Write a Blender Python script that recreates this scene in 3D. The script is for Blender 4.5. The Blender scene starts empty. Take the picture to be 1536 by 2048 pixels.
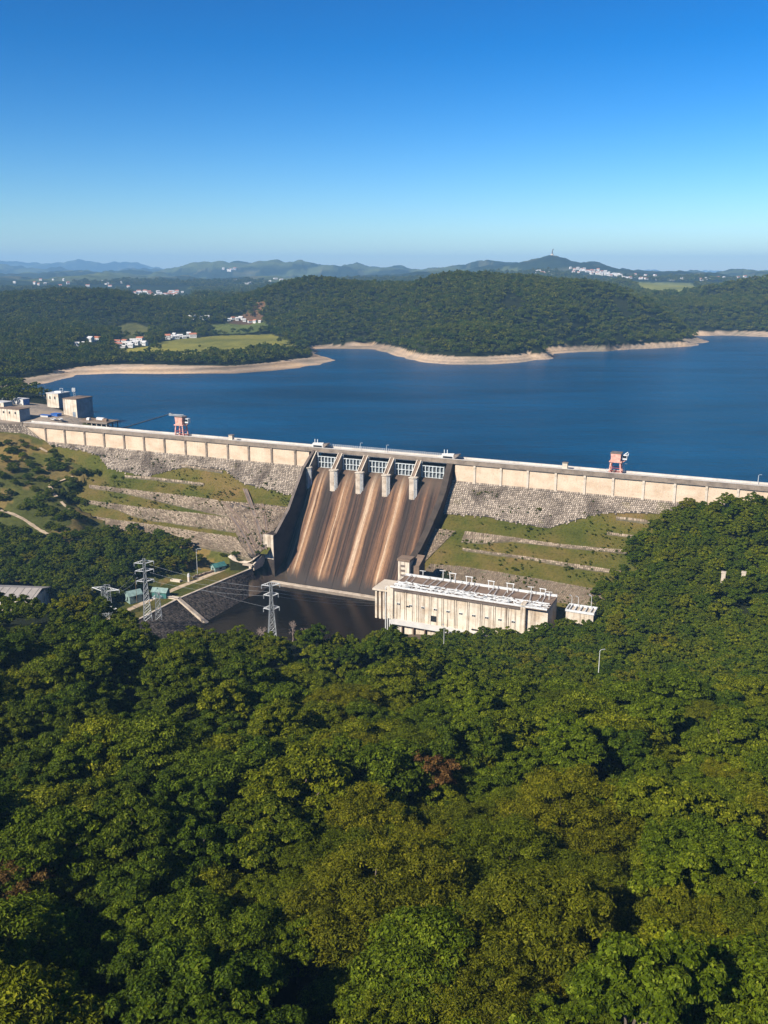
import bpy, math, random
import numpy as np
from mathutils import Vector, Matrix

# ------------------------------------------------------------------ camera, sky, sun, exposure
scene = bpy.context.scene
COL = scene.collection
F, CX, CY, HZ, CZ = 1800.0, 768.0, 1024.0, 548.0, 100.0
PITCH = math.atan((CY - HZ) / F)
cam_d = bpy.data.cameras.new('camera')
cam_d.sensor_fit = 'VERTICAL'
cam_d.sensor_height = 36.0
cam_d.lens = 36.0 * F / 2048.0
cam_d.clip_start = 1.0
cam_d.clip_end = 80000.0
cam = bpy.data.objects.new('camera', cam_d)
cam.location = (0, 0, CZ)
cam.rotation_euler = (math.pi / 2 - PITCH, 0, 0)
COL.objects.link(cam)
scene.camera = cam

SUN_EL = math.radians(37)
SUN_AZ = math.radians(-134)     # measured from +Y towards +X: the sun stands to the left, a little behind
to_sun = Vector((math.sin(SUN_AZ) * math.cos(SUN_EL), math.cos(SUN_AZ) * math.cos(SUN_EL), math.sin(SUN_EL)))
world = bpy.data.worlds.new('World')
scene.world = world
world.use_nodes = True
wn = world.node_tree
wn.nodes.clear()
w_out = wn.nodes.new('ShaderNodeOutputWorld')
w_bg = wn.nodes.new('ShaderNodeBackground')
w_bg.inputs['Strength'].default_value = 0.12
w_sky = wn.nodes.new('ShaderNodeTexSky')
w_sky.sky_type = 'NISHITA'
w_sky.sun_disc = False
w_sky.sun_elevation = SUN_EL
w_sky.sun_rotation = SUN_AZ % (2 * math.pi)
w_sky.altitude = 500
w_sky.air_density = 1.0
w_sky.dust_density = 0.3
w_sky.ozone_density = 4.0
# a polarised clear sky: contrast and saturation raised evenly over the whole dome
w_sc = wn.nodes.new('ShaderNodeVectorMath')
w_sc.operation = 'SCALE'
w_sc.inputs['Scale'].default_value = 0.1
w_gm = wn.nodes.new('ShaderNodeGamma')
w_gm.inputs['Gamma'].default_value = 1.6
w_hs = wn.nodes.new('ShaderNodeHueSaturation')
w_hs.inputs['Saturation'].default_value = 1.22
w_hs.inputs['Hue'].default_value = 0.5
w_hs.inputs['Value'].default_value = 8.6
wn.links.new(w_sky.outputs[0], w_sc.inputs[0])
wn.links.new(w_sc.outputs[0], w_gm.inputs['Color'])
wn.links.new(w_gm.outputs[0], w_hs.inputs['Color'])
w_tn = wn.nodes.new('ShaderNodeMix')
w_tn.data_type = 'RGBA'
w_tn.blend_type = 'MULTIPLY'
w_tn.inputs[0].default_value = 1.0
w_tn.inputs[7].default_value = (0.97, 0.95, 0.97, 1)
wn.links.new(w_hs.outputs[0], w_tn.inputs[6])
wn.links.new(w_tn.outputs[2], w_bg.inputs['Color'])
wn.links.new(w_bg.outputs[0], w_out.inputs['Surface'])

sun_d = bpy.data.lights.new('sun', 'SUN')
sun_d.energy = 5.0
sun_d.angle = math.radians(0.53)
sun_d.color = (1.0, 0.93, 0.82)
sun = bpy.data.objects.new('sun', sun_d)
sun.rotation_euler = to_sun.to_track_quat('Z', 'Y').to_euler()
COL.objects.link(sun)

scene.view_settings.view_transform = 'Standard'
scene.view_settings.look = 'None'
scene.view_settings.exposure = 0.82
scene.view_settings.gamma = 1.0
scene.view_settings.use_curve_mapping = False
scene.cycles.max_bounces = 6
scene.cycles.diffuse_bounces = 2
scene.cycles.glossy_bounces = 2
scene.cycles.transmission_bounces = 3
scene.cycles.transparent_max_bounces = 6
scene.cycles.volume_bounces = 0

# ------------------------------------------------------------------ layout helpers
rng = np.random.default_rng(7)
random.seed(7)
FW = np.array([0, math.cos(PITCH), -math.sin(PITCH)])
UP = np.array([0, math.sin(PITCH), math.cos(PITCH)])
EYE = np.array([0, 0, CZ])


def ray(px, py):
    return FW * F + np.array([px - CX, 0, 0]) - UP * (py - CY)


def atZ(px, py, z):
    d = ray(px, py)
    return EYE + d * ((z - CZ) / d[2])


def atY(px, py, Y):
    d = ray(px, py)
    return EYE + d * (Y / d[1])


def project(P):
    q = np.asarray(P, float) - EYE
    w = q @ FW
    w = np.where(w < 1e-3, 1e-3, w)
    return CX + F * q[..., 0] / w, CY - F * (q @ UP) / w


DAM_A = atZ(90, 848, 10.0)
DAM_B = atZ(1536, 972, 10.0)
DU = (DAM_B - DAM_A) / np.linalg.norm(DAM_B - DAM_A)      # along the crest
DN = np.array([DU[1], -DU[0], 0.0])                       # downstream
DROT = math.atan2(DU[1], DU[0])


def D(s, t, z):
    p = DAM_A + DU * s + DN * t
    return np.array([p[0], p[1], z])


def to_st(P):
    q = np.asarray(P, float) - DAM_A
    return q @ DU, q @ DN


PT = [0, 14, 30, 55, 75, 100, 140]
PZ = [-1.5, -16, -24, -38, -43, -46, -50]


def prof(t):
    return np.interp(t, PT, PZ)


_k = np.arange(250, 760, 0.2)


def on_slope(px, py):
    """where the sight line through a picture point meets the downstream slope of the dam: (s, t)"""
    d = ray(px, py)
    d = d / np.linalg.norm(d)
    P = EYE + _k[:, None] * d
    s, t = to_st(P)
    m = (P[:, 2] <= prof(t)) & (t >= 0)
    i = int(np.argmax(m)) if m.any() else len(_k) - 1
    if not m.any():
        i = int(np.argmin(np.abs(t)))
        return s[i], 0.0
    return s[i], t[i]


def inpoly(x, y, poly):
    x = np.asarray(x, float)
    y = np.asarray(y, float)
    r = np.zeros(x.shape, bool)
    n = len(poly)
    for i in range(n):
        x0, y0 = poly[i]
        x1, y1 = poly[(i + 1) % n]
        c = ((y0 > y) != (y1 > y)) & (x < (x1 - x0) * (y - y0) / (y1 - y0 + 1e-12) + x0)
        r ^= c
    return r


_perm = np.random.default_rng(3).random((256, 256))


def vnoise(x, y):
    xi = np.floor(x).astype(int)
    yi = np.floor(y).astype(int)
    fx = x - xi
    fy = y - yi
    fx = fx * fx * (3 - 2 * fx)
    fy = fy * fy * (3 - 2 * fy)
    g = lambda a, b: _perm[a & 255, b & 255]
    return (g(xi, yi) * (1 - fx) + g(xi + 1, yi) * fx) * (1 - fy) + (g(xi, yi + 1) * (1 - fx) + g(xi + 1, yi + 1) * fx) * fy


def fbm(x, y, o=4):
    v = 0.0
    a = 0.5
    for i in range(o):
        v = v + a * (vnoise(x * 2 ** i + 17 * i, y * 2 ** i + 31 * i) - 0.5)
        a *= 0.5
    return v


# ------------------------------------------------------------------ materials
def new_mat(name):
    m = bpy.data.materials.new(name)
    m.use_nodes = True
    n = m.node_tree
    b = n.nodes['Principled BSDF']
    return m, n, b


def nd(n, typ, **kw):
    x = n.nodes.new(typ)
    for k, v in kw.items():
        if k in x.inputs:
            x.inputs[k].default_value = v
        else:
            setattr(x, k, v)
    return x


def ramp(n, stops, inp=None):
    r = n.nodes.new('ShaderNodeValToRGB')
    e = r.color_ramp.elements
    while len(e) > 1:
        e.remove(e[-1])
    for i, (p, c) in enumerate(stops):
        el = e[0] if i == 0 else e.new(p)
        el.position = p
        el.color = (*c, 1) if len(c) == 3 else c
    if inp is not None:
        n.links.new(inp, r.inputs[0])
    return r


def mix(n, a, b, fac, mode='MIX'):
    x = n.nodes.new('ShaderNodeMix')
    x.data_type = 'RGBA'
    x.blend_type = mode
    for sock, v in ((x.inputs[6], a), (x.inputs[7], b), (x.inputs[0], fac)):
        if hasattr(v, 'is_output'):
            n.links.new(v, sock)
        elif isinstance(v, (int, float)):
            sock.default_value = v
        else:
            sock.default_value = (*v, 1)
    return x.outputs[2]


def coords(n, scale=(1, 1, 1), kind='Object', loc=(0, 0, 0)):
    tc = n.nodes.new('ShaderNodeTexCoord')
    mp = n.nodes.new('ShaderNodeMapping')
    mp.inputs['Scale'].default_value = scale
    mp.inputs['Location'].default_value = loc
    n.links.new(tc.outputs[kind], mp.inputs['Vector'])
    return mp.outputs[0]


def noise(n, vec, scale=1.0, detail=4.0, rough=0.6):
    t = n.nodes.new('ShaderNodeTexNoise')
    t.inputs['Scale'].default_value = scale
    t.inputs['Detail'].default_value = detail
    t.inputs['Roughness'].default_value = rough
    n.links.new(vec, t.inputs['Vector'])
    return t.outputs['Fac']


def bump(n, b, h, dist=0.1, strength=0.5):
    x = n.nodes.new('ShaderNodeBump')
    x.inputs['Distance'].default_value = dist
    x.inputs['Strength'].default_value = strength
    n.links.new(h, x.inputs['Height'])
    n.links.new(x.outputs[0], b.inputs['Normal'])


def simple(name, col, rough=0.8, var=0.15, sc=0.6, metal=0.0, dark=None):
    m, n, b = new_mat(name)
    v = coords(n)
    f = noise(n, v, sc, 5)
    c0 = dark if dark else tuple(c * (1 - 2 * var) for c in col)
    c1 = tuple(min(1, c * (1 + var)) for c in col)
    r = ramp(n, [(0.32, c0), (0.62, c1)], f)
    n.links.new(r.outputs[0], b.inputs['Base Color'])
    b.inputs['Roughness'].default_value = rough
    b.inputs['Metallic'].default_value = metal
    b.inputs['Specular IOR Level'].default_value = 0.25
    return m


def concrete(name, base, stain, streak=0.5, sc=1.0, dirt=(0.08, 0.06, 0.045), thr=0.56):
    """weathered concrete: broad tone, rain streaks that run down the face, small rust spots"""
    m, n, b = new_mat(name)
    broad = noise(n, coords(n, (0.12 * sc, 0.12 * sc, 0.2 * sc)), 1.0, 5)
    c = ramp(n, [(0.3, stain), (0.55, base), (0.8, tuple(min(1, x * 1.12) for x in base))], broad).outputs[0]
    st = noise(n, coords(n, (0.9 * sc, 0.9 * sc, 0.035 * sc)), 1.0, 6, 0.7)
    stm = ramp(n, [(thr, (0, 0, 0)), (thr + 0.2, (1, 1, 1))], st).outputs[0]
    k = n.nodes.new('ShaderNodeMath')
    k.operation = 'MULTIPLY'
    k.inputs[1].default_value = streak
    n.links.new(stm, k.inputs[0])
    c = mix(n, c, dirt, k.outputs[0])
    fine = noise(n, coords(n, (1.6, 1.6, 1.1)), 1.0, 6, 0.75)
    fm = ramp(n, [(0.30, (0.72, 0.68, 0.63)), (0.5, (1, 1, 1)), (0.72, (1.0, 0.94, 0.86))], fine).outputs[0]
    c = mix(n, c, fm, 1.0, 'MULTIPLY')
    n.links.new(c, b.inputs['Base Color'])
    b.inputs['Roughness'].default_value = 0.9
    b.inputs['Specular IOR Level'].default_value = 0.15
    bump(n, b, fine, 0.06, 0.4)
    return m


def tint_mat(name, c_lo, c_hi, rough=0.9, sc=0.25, patch=None, patch_c=None, hue_obj=False):
    """stone blocks: each block carries its own tone in the face attribute 'tint', with lichen patches over them"""
    m, n, b = new_mat(name)
    at = n.nodes.new('ShaderNodeAttribute')
    at.attribute_name = 'tint'
    c = ramp(n, [(0.0, c_lo), (1.0, c_hi)], at.outputs['Fac']).outputs[0]
    p = noise(n, coords(n, (0.07, 0.07, 0.07)), 1.0, 6, 0.65)
    pm = ramp(n, [(0.50, (0, 0, 0)), (0.64, (0.8, 0.8, 0.8))], p).outputs[0]
    c = mix(n, c, patch_c or (0.07, 0.055, 0.045), pm)
    n.links.new(c, b.inputs['Base Color'])
    b.inputs['Roughness'].default_value = rough
    b.inputs['Specular IOR Level'].default_value = 0.1
    return m


def leaf_mat(name, lo, hi, warm, trans=0.28, rough=0.55, obj_var=0.35):
    """foliage: per-leaf tone ('tint'), per-tree tone (object random), some light passing through the leaves"""
    m, n, b = new_mat(name)
    at = n.nodes.new('ShaderNodeAttribute')
    at.attribute_name = 'tint'
    oi = n.nodes.new('ShaderNodeObjectInfo')
    c = ramp(n, [(0.0, lo), (0.7, hi), (1.0, warm)], at.outputs['Fac']).outputs[0]
    rr = ramp(n, [(0.0, (1 - obj_var, 1 - obj_var * 0.55, 1 - obj_var * 0.6)), (0.35, (0.8, 0.95, 0.85)), (0.6, (1.0, 1.0, 1.0)),
                  (0.85, (1 + obj_var * 0.5, 1 + obj_var * 0.38, 0.85)), (1.0, (0.75, 0.9, 1.1))], oi.outputs['Random']).outputs[0]
    c = mix(n, c, rr, 1.0, 'MULTIPLY')
    n.links.new(c, b.inputs['Base Color'])
    b.inputs['Roughness'].default_value = rough
    b.inputs['Specular IOR Level'].default_value = 0.07
    tr = n.nodes.new('ShaderNodeBsdfTranslucent')
    n.links.new(c, tr.inputs['Color'])
    mx = n.nodes.new('ShaderNodeMixShader')
    mx.inputs[0].default_value = trans
    n.links.new(b.outputs[0], mx.inputs[1])
    n.links.new(tr.outputs[0], mx.inputs[2])
    n.links.new(mx.outputs[0], n.nodes['Material Output'].inputs['Surface'])
    return m


M = {}
M['wall'] = concrete('cream_concrete', (0.56, 0.445, 0.325), (0.46, 0.335, 0.225), 0.36)
M['pale'] = concrete('pale_concrete', (0.54, 0.47, 0.38), (0.48, 0.40, 0.30), 0.35)
M['white_conc'] = concrete('whitewashed_concrete', (0.62, 0.55, 0.445), (0.46, 0.36, 0.25), 0.95, 1.0, (0.12, 0.08, 0.052), 0.49)
M['deck'] = concrete('sunlit_deck_concrete', (0.52, 0.48, 0.43), (0.42, 0.38, 0.33), 0.2)
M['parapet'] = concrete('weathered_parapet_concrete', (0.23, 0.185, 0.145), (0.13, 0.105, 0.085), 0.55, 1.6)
M['darkwall'] = concrete('dark_stained_concrete', (0.15, 0.12, 0.10), (0.075, 0.06, 0.05), 0.7, 1.0, (0.03, 0.025, 0.022))
M['blackwall'] = concrete('near_black_concrete', (0.062, 0.048, 0.038), (0.034, 0.027, 0.023), 0.6, 1.0, (0.02, 0.017, 0.015))  # near-black tone of both training walls
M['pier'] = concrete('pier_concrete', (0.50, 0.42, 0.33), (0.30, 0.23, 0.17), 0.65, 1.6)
M['pierside'] = concrete('shaded_pier_side_concrete', (0.24, 0.20, 0.16), (0.13, 0.10, 0.08), 0.7, 1.6)  # pier concrete darkened: the shade on the flanks is put into the colour
M['rampbrown'] = concrete('brown_ramp_concrete', (0.20, 0.14, 0.10), (0.12, 0.085, 0.06), 0.3, 2.0)
M['steel_white'] = simple('white_painted_steel', (0.58, 0.58, 0.56), 0.5, 0.12, 1.5)
M['steel_grey'] = simple('galvanised_steel', (0.33, 0.345, 0.35), 0.45, 0.15, 1.0, 0.3)
M['gate'] = simple('dark_gate_plate', (0.12, 0.13, 0.13), 0.6, 0.25, 0.5)
M['gate_rib'] = simple('pale_gate_rib', (0.55, 0.58, 0.57), 0.5, 0.15, 1.0)
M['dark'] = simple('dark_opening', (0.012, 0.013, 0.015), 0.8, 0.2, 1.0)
M['pink'] = simple('faded_red_paint', (0.58, 0.30, 0.235), 0.6, 0.2, 0.8)
M['red'] = simple('red_oxide_paint', (0.30, 0.05, 0.04), 0.6, 0.2, 0.9)
M['roofdark'] = simple('dark_roof_felt', (0.16, 0.13, 0.11), 0.9, 0.3, 0.4)
M['roofmetal'] = simple('grey_sheet_roof', (0.27, 0.24, 0.21), 0.6, 0.15, 0.15)
M['bluegrey'] = concrete('blue_grey_shade_and_door', (0.20, 0.24, 0.28), (0.13, 0.15, 0.18), 0.4, 1.5)  # right-hand walls: their shade is put into this colour; doors share it
M['teal'] = simple('teal_sheet', (0.045, 0.14, 0.125), 0.6, 0.2, 0.8)
M['tealpale'] = simple('pale_teal_sheet', (0.20, 0.28, 0.25), 0.6, 0.15, 0.8)
M['blue'] = simple('blue_tarpaulin', (0.03, 0.11, 0.36), 0.6, 0.25, 0.8)
M['glass'] = simple('dark_window_glass', (0.02, 0.025, 0.03), 0.15, 0.2, 0.5)
M['white'] = simple('white_plaster', (0.52, 0.50, 0.465), 0.8, 0.06, 0.3)
M['tile'] = simple('terracotta_roof', (0.36, 0.14, 0.08), 0.8, 0.25, 0.3)
M['greyroof'] = simple('pale_grey_roof', (0.50, 0.48, 0.46), 0.7, 0.15, 0.3)
M['rubber'] = simple('black_rubber', (0.02, 0.02, 0.02), 0.8, 0.1, 1)
M['wood'] = simple('weathered_timber', (0.20, 0.14, 0.09), 0.9, 0.25, 1.2)
M['bark'] = simple('bark', (0.13, 0.10, 0.075), 0.95, 0.3, 1.5)
M['barebark'] = simple('pale_dry_branches', (0.33, 0.25, 0.20), 0.95, 0.2, 1.5)
M['stone'] = tint_mat('stone_pitching', (0.13, 0.10, 0.075), (0.45, 0.37, 0.285), patch_c=(0.085, 0.065, 0.048))
M['stone_pale'] = tint_mat('pale_terrace_stone', (0.14, 0.102, 0.07), (0.40, 0.31, 0.22), patch_c=(0.115, 0.085, 0.058))
M['stone_dark'] = tint_mat('wet_dark_stone', (0.022, 0.018, 0.015), (0.105, 0.085, 0.07), patch_c=(0.016, 0.014, 0.013))
M['mortar'] = simple('dark_mortar_bed', (0.06, 0.05, 0.042), 0.95, 0.3, 0.5)
M['mortar_pale'] = simple('pale_mortar_bed', (0.12, 0.10, 0.06), 0.95, 0.25, 0.5)
M['path'] = simple('trodden_earth', (0.42, 0.32, 0.21), 0.95, 0.2, 0.4)
M['earth'] = simple('bare_earth', (0.26, 0.17, 0.10), 0.95, 0.3, 0.3)
M['rock'] = simple('pale_bank_rock', (0.42, 0.32, 0.24), 0.95, 0.35, 0.12)


def grass_material():
    m, n, b = new_mat('rough_slope_grass')
    a = noise(n, coords(n, (0.045, 0.045, 0.045)), 1.0, 5, 0.6)
    c = ramp(n, [(0.30, (0.035, 0.048, 0.009)), (0.44, (0.070, 0.074, 0.014)), (0.58, (0.105, 0.086, 0.022)), (0.74, (0.150, 0.100, 0.038))], a).outputs[0]
    f = noise(n, coords(n, (0.9, 0.9, 0.9)), 1.0, 6, 0.75)
    fm = ramp(n, [(0.3, (0.45, 0.5, 0.45)), (0.5, (1, 1, 1)), (0.75, (1.3, 1.2, 1.05))], f).outputs[0]
    c = mix(n, c, fm, 1.0, 'MULTIPLY')
    n.links.new(c, b.inputs['Base Color'])
    b.inputs['Roughness'].default_value = 1.0
    b.inputs['Specular IOR Level'].default_value = 0.05
    bump(n, b, f, 0.5, 0.9)
    return m


M['grass'] = grass_material()


def terrain_material():
    m, n, b = new_mat('terrain')
    at = n.nodes.new('ShaderNodeAttribute')
    at.attribute_name = 'cover'
    f1 = noise(n, coords(n, (0.35, 0.35, 0.35)), 1.0, 6, 0.7)
    f2 = noise(n, coords(n, (0.012, 0.012, 0.012)), 1.0, 7, 0.7)
    m1 = ramp(n, [(0.3, (0.55, 0.55, 0.55)), (0.5, (1, 1, 1)), (0.75, (1.25, 1.2, 1.1))], f1).outputs[0]
    m2 = ramp(n, [(0.34, (0.55, 0.62, 0.62)), (0.5, (1, 1, 1)), (0.68, (1.45, 1.3, 1.05))], f2).outputs[0]
    c = mix(n, at.outputs['Color'], m1, 1.0, 'MULTIPLY')
    c = mix(n, c, m2, 1.0, 'MULTIPLY')
    n.links.new(c, b.inputs['Base Color'])
    b.inputs['Roughness'].default_value = 1.0
    b.inputs['Specular IOR Level'].default_value = 0.05
    bump(n, b, f1, 0.6, 0.8)
    return m


M['terrain'] = terrain_material()


def water_material(name, col, wave, rough, bumps, spec=0.22):
    m, n, b = new_mat(name)
    b.inputs['Base Color'].default_value = (*col, 1)
    b.inputs['Roughness'].default_value = rough
    b.inputs['IOR'].default_value = 1.33
    b.inputs['Specular IOR Level'].default_value = spec
    gusts = noise(n, coords(n, (0.004, 0.011, 1.0)), 1.0, 4, 0.6)
    gc = ramp(n, [(0.33, tuple(x * 0.68 for x in col)), (0.5, col), (0.68, tuple(x * 1.3 for x in col))], gusts).outputs[0]
    n.links.new(gc, b.inputs['Base Color'])
    w1 = noise(n, coords(n, (wave * 0.5, wave * 1.0, 1)), 1.0, 6, 0.7)
    w2 = noise(n, coords(n, (wave * 0.06, wave * 0.16, 1)), 1.0, 3, 0.5)
    ad = n.nodes.new('ShaderNodeMath')
    ad.operation = 'MULTIPLY_ADD'
    n.links.new(w2, ad.inputs[0])
    ad.inputs[1].default_value = 2.0
    n.links.new(w1, ad.inputs[2])
    bump(n, b, ad.outputs[0], bumps, 1.0)
    return m


M['water'] = water_material('reservoir_water', (0.0005, 0.050, 0.120), 0.20, 0.22, 3.0, 0.10)
M['pool'] = water_material('dark_tailwater', (0.006, 0.005, 0.0035), 0.35, 0.08, 0.08, 0.12)

LEAF = {}
LEAF['green'] = leaf_mat('green_leaves', (0.028, 0.040, 0.002), (0.140, 0.158, 0.006), (0.27, 0.26, 0.020))
LEAF['olive'] = leaf_mat('olive_leaves', (0.036, 0.043, 0.003), (0.140, 0.140, 0.006), (0.23, 0.205, 0.015))
LEAF['dark'] = leaf_mat('dark_leaves', (0.018, 0.030, 0.002), (0.094, 0.120, 0.006), (0.185, 0.19, 0.014))
LEAF['rust'] = leaf_mat('russet_leaves', (0.045, 0.024, 0.009), (0.145, 0.068, 0.020), (0.23, 0.13, 0.03), obj_var=0.15)
LEAF['far'] = leaf_mat('hill_leaves', (0.020, 0.029, 0.003), (0.110, 0.124, 0.010), (0.21, 0.20, 0.024), 0.15, 0.8, 0.55)


# ------------------------------------------------------------------ mesh builder
class MB:
    def __init__(self):
        self.v, self.f, self.mi, self.t = [], [], [], []
        self.cur = 0
        self.tint = 0.5

    def add(self, verts, faces):
        o = len(self.v)
        self.v.extend(tuple(map(float, p)) for p in verts)
        for f in faces:
            self.f.append([o + i for i in f])
            self.mi.append(self.cur)
            self.t.append(self.tint)

    def box(self, x0, x1, y0, y1, z0, z1):
        self.add([(x0, y0, z0), (x1, y0, z0), (x1, y1, z0), (x0, y1, z0), (x0, y0, z1), (x1, y0, z1), (x1, y1, z1), (x0, y1, z1)],
                 [(0, 3, 2, 1), (4, 5, 6, 7), (0, 1, 5, 4), (1, 2, 6, 5), (2, 3, 7, 6), (3, 0, 4, 7)])
        return self

    def prism(self, prof_yz, x0, x1):
        """a (y, z) outline swept from x0 to x1"""
        n = len(prof_yz)
        vs = [(x0, y, z) for y, z in prof_yz] + [(x1, y, z) for y, z in prof_yz]
        fs = [tuple(range(n)), tuple(range(2 * n - 1, n - 1, -1))]
        fs += [(i, i + n, (i + 1) % n + n, (i + 1) % n) for i in range(n)]
        self.add(vs, fs)
        return self

    def extrude(self, poly_xy, z0, z1):
        n = len(poly_xy)
        vs = [(x, y, z0) for x, y in poly_xy] + [(x, y, z1) for x, y in poly_xy]
        fs = [tuple(range(n - 1, -1, -1)), tuple(range(n, 2 * n))]
        fs += [(i, (i + 1) % n, (i + 1) % n + n, i + n) for i in range(n)]
        self.add(vs, fs)
        return self

    def tube(self, pts, r, k=5, r2=None):
        pts = [Vector(p) for p in pts]
        n = len(pts)
        vs = []
        for i, p in enumerate(pts):
            d = (pts[min(i + 1, n - 1)] - pts[max(i - 1, 0)]).normalized()
            a = d.orthogonal().normalized() if abs(d.z) > 0.95 else d.cross(Vector((0, 0, 1))).normalized()
            b = d.cross(a)
            rr = r if r2 is None else r + (r2 - r) * i / max(1, n - 1)
            vs += [p + (a * math.cos(2 * math.pi * j / k) + b * math.sin(2 * math.pi * j / k)) * rr for j in range(k)]
        fs = [(i * k + j, i * k + (j + 1) % k, (i + 1) * k + (j + 1) % k, (i + 1) * k + j) for i in range(n - 1) for j in range(k)]
        fs += [tuple(range(k - 1, -1, -1)), tuple(range((n - 1) * k, n * k))]
        self.add(vs, fs)
        return self

    def bar(self, a, b, w):
        return self.tube([a, b], w * 0.7, 4)

    def grid(self, P):
        """P[i][j] -> quads"""
        a, b = len(P), len(P[0])
        self.add([p for r in P for p in r], [(i * b + j, i * b + j + 1, (i + 1) * b + j + 1, (i + 1) * b + j) for i in range(a - 1) for j in range(b - 1)])
        return self

    def build(self, name, mats, parent=None, smooth=False, tint=False):
        me = bpy.data.meshes.new(name)
        me.from_pydata(self.v, [], self.f)
        if not isinstance(mats, (list, tuple)):
            mats = [mats]
        for m in mats:
            me.materials.append(m)
        if len(mats) > 1:
            me.polygons.foreach_set('material_index', self.mi)
        if tint:
            me.attributes.new('tint', 'FLOAT', 'FACE').data.foreach_set('value', np.array(self.t, dtype=np.float32))
        if smooth:
            me.polygons.foreach_set('use_smooth', [True] * len(me.polygons))
        me.update()
        o = bpy.data.objects.new(name, me)
        COL.objects.link(o)
        if parent:
            o.parent = parent
        return o


def tag(o, label=None, cat=None, group=None, kind=None):
    if label: o['label'] = label
    if cat: o['category'] = cat
    if group: o['group'] = group
    if kind: o['kind'] = kind
    return o


def thing(name, label, cat, loc, rz=0.0, group=None):
    o = bpy.data.objects.new(name, None)
    o.location = tuple(float(c) for c in loc)
    o.rotation_euler = (0, 0, rz)
    COL.objects.link(o)
    return tag(o, label, cat, group)


def dam_thing(name, label, cat, s=0.0, t=0.0, z=0.0, group=None):
    """Empty in the dam's own frame: local x runs along the crest, local y upstream"""
    return thing(name, label, cat, D(s, t, z), DROT, group)


def copy_tree(o, parent=None):
    c = o.copy()
    COL.objects.link(c)
    if parent:
        c.parent = parent
    for ch in list(o.children):
        copy_tree(ch, c)
    return c


def stones(mb, Pt, nu, nv, h0=0.12, h1=0.35, inset=0.07, lo=0.0, hi=1.0, skip=None):
    """courses of separate stones over the surface Pt(u, v), u and v in 0..1; every stone stands proud of the bed"""
    for j in range(nv):
        off = 0.5 * (j % 2)
        us = [min(1.0, max(0.0, (i - off + random.uniform(-0.18, 0.18)) / nu)) if 0 < i < nu + 1 else (0.0 if i == 0 else 1.0) for i in range(nu + 2)]
        for i in range(nu + 1):
            u0, u1 = us[i], us[i + 1]
            if u1 - u0 < 0.25 / nu:
                continue
            if skip and skip((u0 + u1) / 2, (j + 0.5) / nv):
                continue
            du, dv = (u1 - u0) * inset, inset / nv
            jit = lambda: random.uniform(-0.5, 0.5) * inset / nv
            v0, v1 = j / nv + dv, (j + 1) / nv - dv
            q = [Pt(u0 + du, v0 + jit()), Pt(u1 - du, v0 + jit()), Pt(u1 - du, v1 + jit()), Pt(u0 + du, v1 + jit())]
            q = [Vector(p) for p in q]
            nrm = (q[1] - q[0]).cross(q[3] - q[0])
            if nrm.length < 1e-6:
                continue
            nrm.normalize()
            if nrm.z < 0:
                nrm = -nrm
            h = random.uniform(h0, h1)
            c = sum(q, Vector()) / 4
            top = [c + (p - c) * random.uniform(0.72, 0.9) + nrm * (h * random.uniform(0.8, 1.2)) for p in q]
            mb.tint = random.uniform(lo, hi)
            fl = [(4, 5, 6, 7), (0, 1, 5, 4), (1, 2, 6, 5), (2, 3, 7, 6), (3, 0, 4, 7)]
            if (q[1] - q[0]).cross(q[3] - q[0]).dot(nrm) < 0:
                fl = [f[::-1] for f in fl]
            mb.add(q + top, fl)


# ------------------------------------------------------------------ terrain
ctrl = []


def line_z(pts, z, step=45, dz=0.0):
    """sample a picture polyline lying at height z"""
    for (x0, y0), (x1, y1) in zip(pts[:-1], pts[1:]):
        k = max(1, int(abs(x1 - x0) / step))
        for i in range(k):
            f = i / k
            P = atZ(x0 + (x1 - x0) * f, y0 + (y1 - y0) * f, z)
            ctrl.append((P[0], P[1], z + dz))
    P = atZ(*pts[-1], z)
    ctrl.append((P[0], P[1], z + dz))


def line_Y(pts, Y, step=45, dz=0.0):
    for (x0, y0), (x1, y1) in zip(pts[:-1], pts[1:]):
        k = max(1, int(abs(x1 - x0) / step))
        for i in range(k):
            f = i / k
            P = atY(x0 + (x1 - x0) * f, y0 + (y1 - y0) * f, Y)
            ctrl.append((P[0], P[1], P[2] + dz))
    P = atY(*pts[-1], Y)
    ctrl.append((P[0], P[1], P[2] + dz))


def pt_Y(px, py, Y, dz=0.0):
    P = atY(px, py, Y)
    ctrl.append((P[0], P[1], P[2] + dz))


# the lake's shores: waterline, top of the bare bank, bed in front of it
SH_L = [(95, 766), (130, 757), (150, 750), (230, 747), (320, 748), (400, 747), (470, 747), (540, 742), (600, 736), (640, 730), (664, 722)]
SH_LB = [(85, 757), (120, 748), (150, 741), (230, 735), (320, 736), (400, 736), (470, 734), (540, 727), (600, 720), (640, 716), (655, 716)]
SH_M = [(625, 698), (700, 698), (750, 699), (775, 705), (810, 715), (850, 725), (900, 729), (980, 729), (1040, 725), (1070, 720), (1088, 714)]
SH_M2 = [(1106, 708), (1150, 705), (1220, 702)]
SH_M3 = [(1232, 693), (1300, 691), (1390, 687)]
SH_MB = [(625, 686), (700, 688), (745, 688), (780, 694), (810, 701), (850, 712), (900, 716), (980, 716), (1040, 712), (1056, 709)]
SH_MB2 = [(1092, 697), (1150, 694), (1205, 691)]
SH_MB3 = [(1236, 684), (1300, 683), (1375, 682)]
SH_R = [(1385, 672), (1460, 671), (1536, 674), (1640, 678), (1800, 684)]
SH_RB = [(1385, 664), (1460, 663), (1536, 665), (1640, 668), (1800, 673)]
line_z(SH_L, 0.0, 25)
line_z(SH_LB, 2.4, 25)
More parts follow.
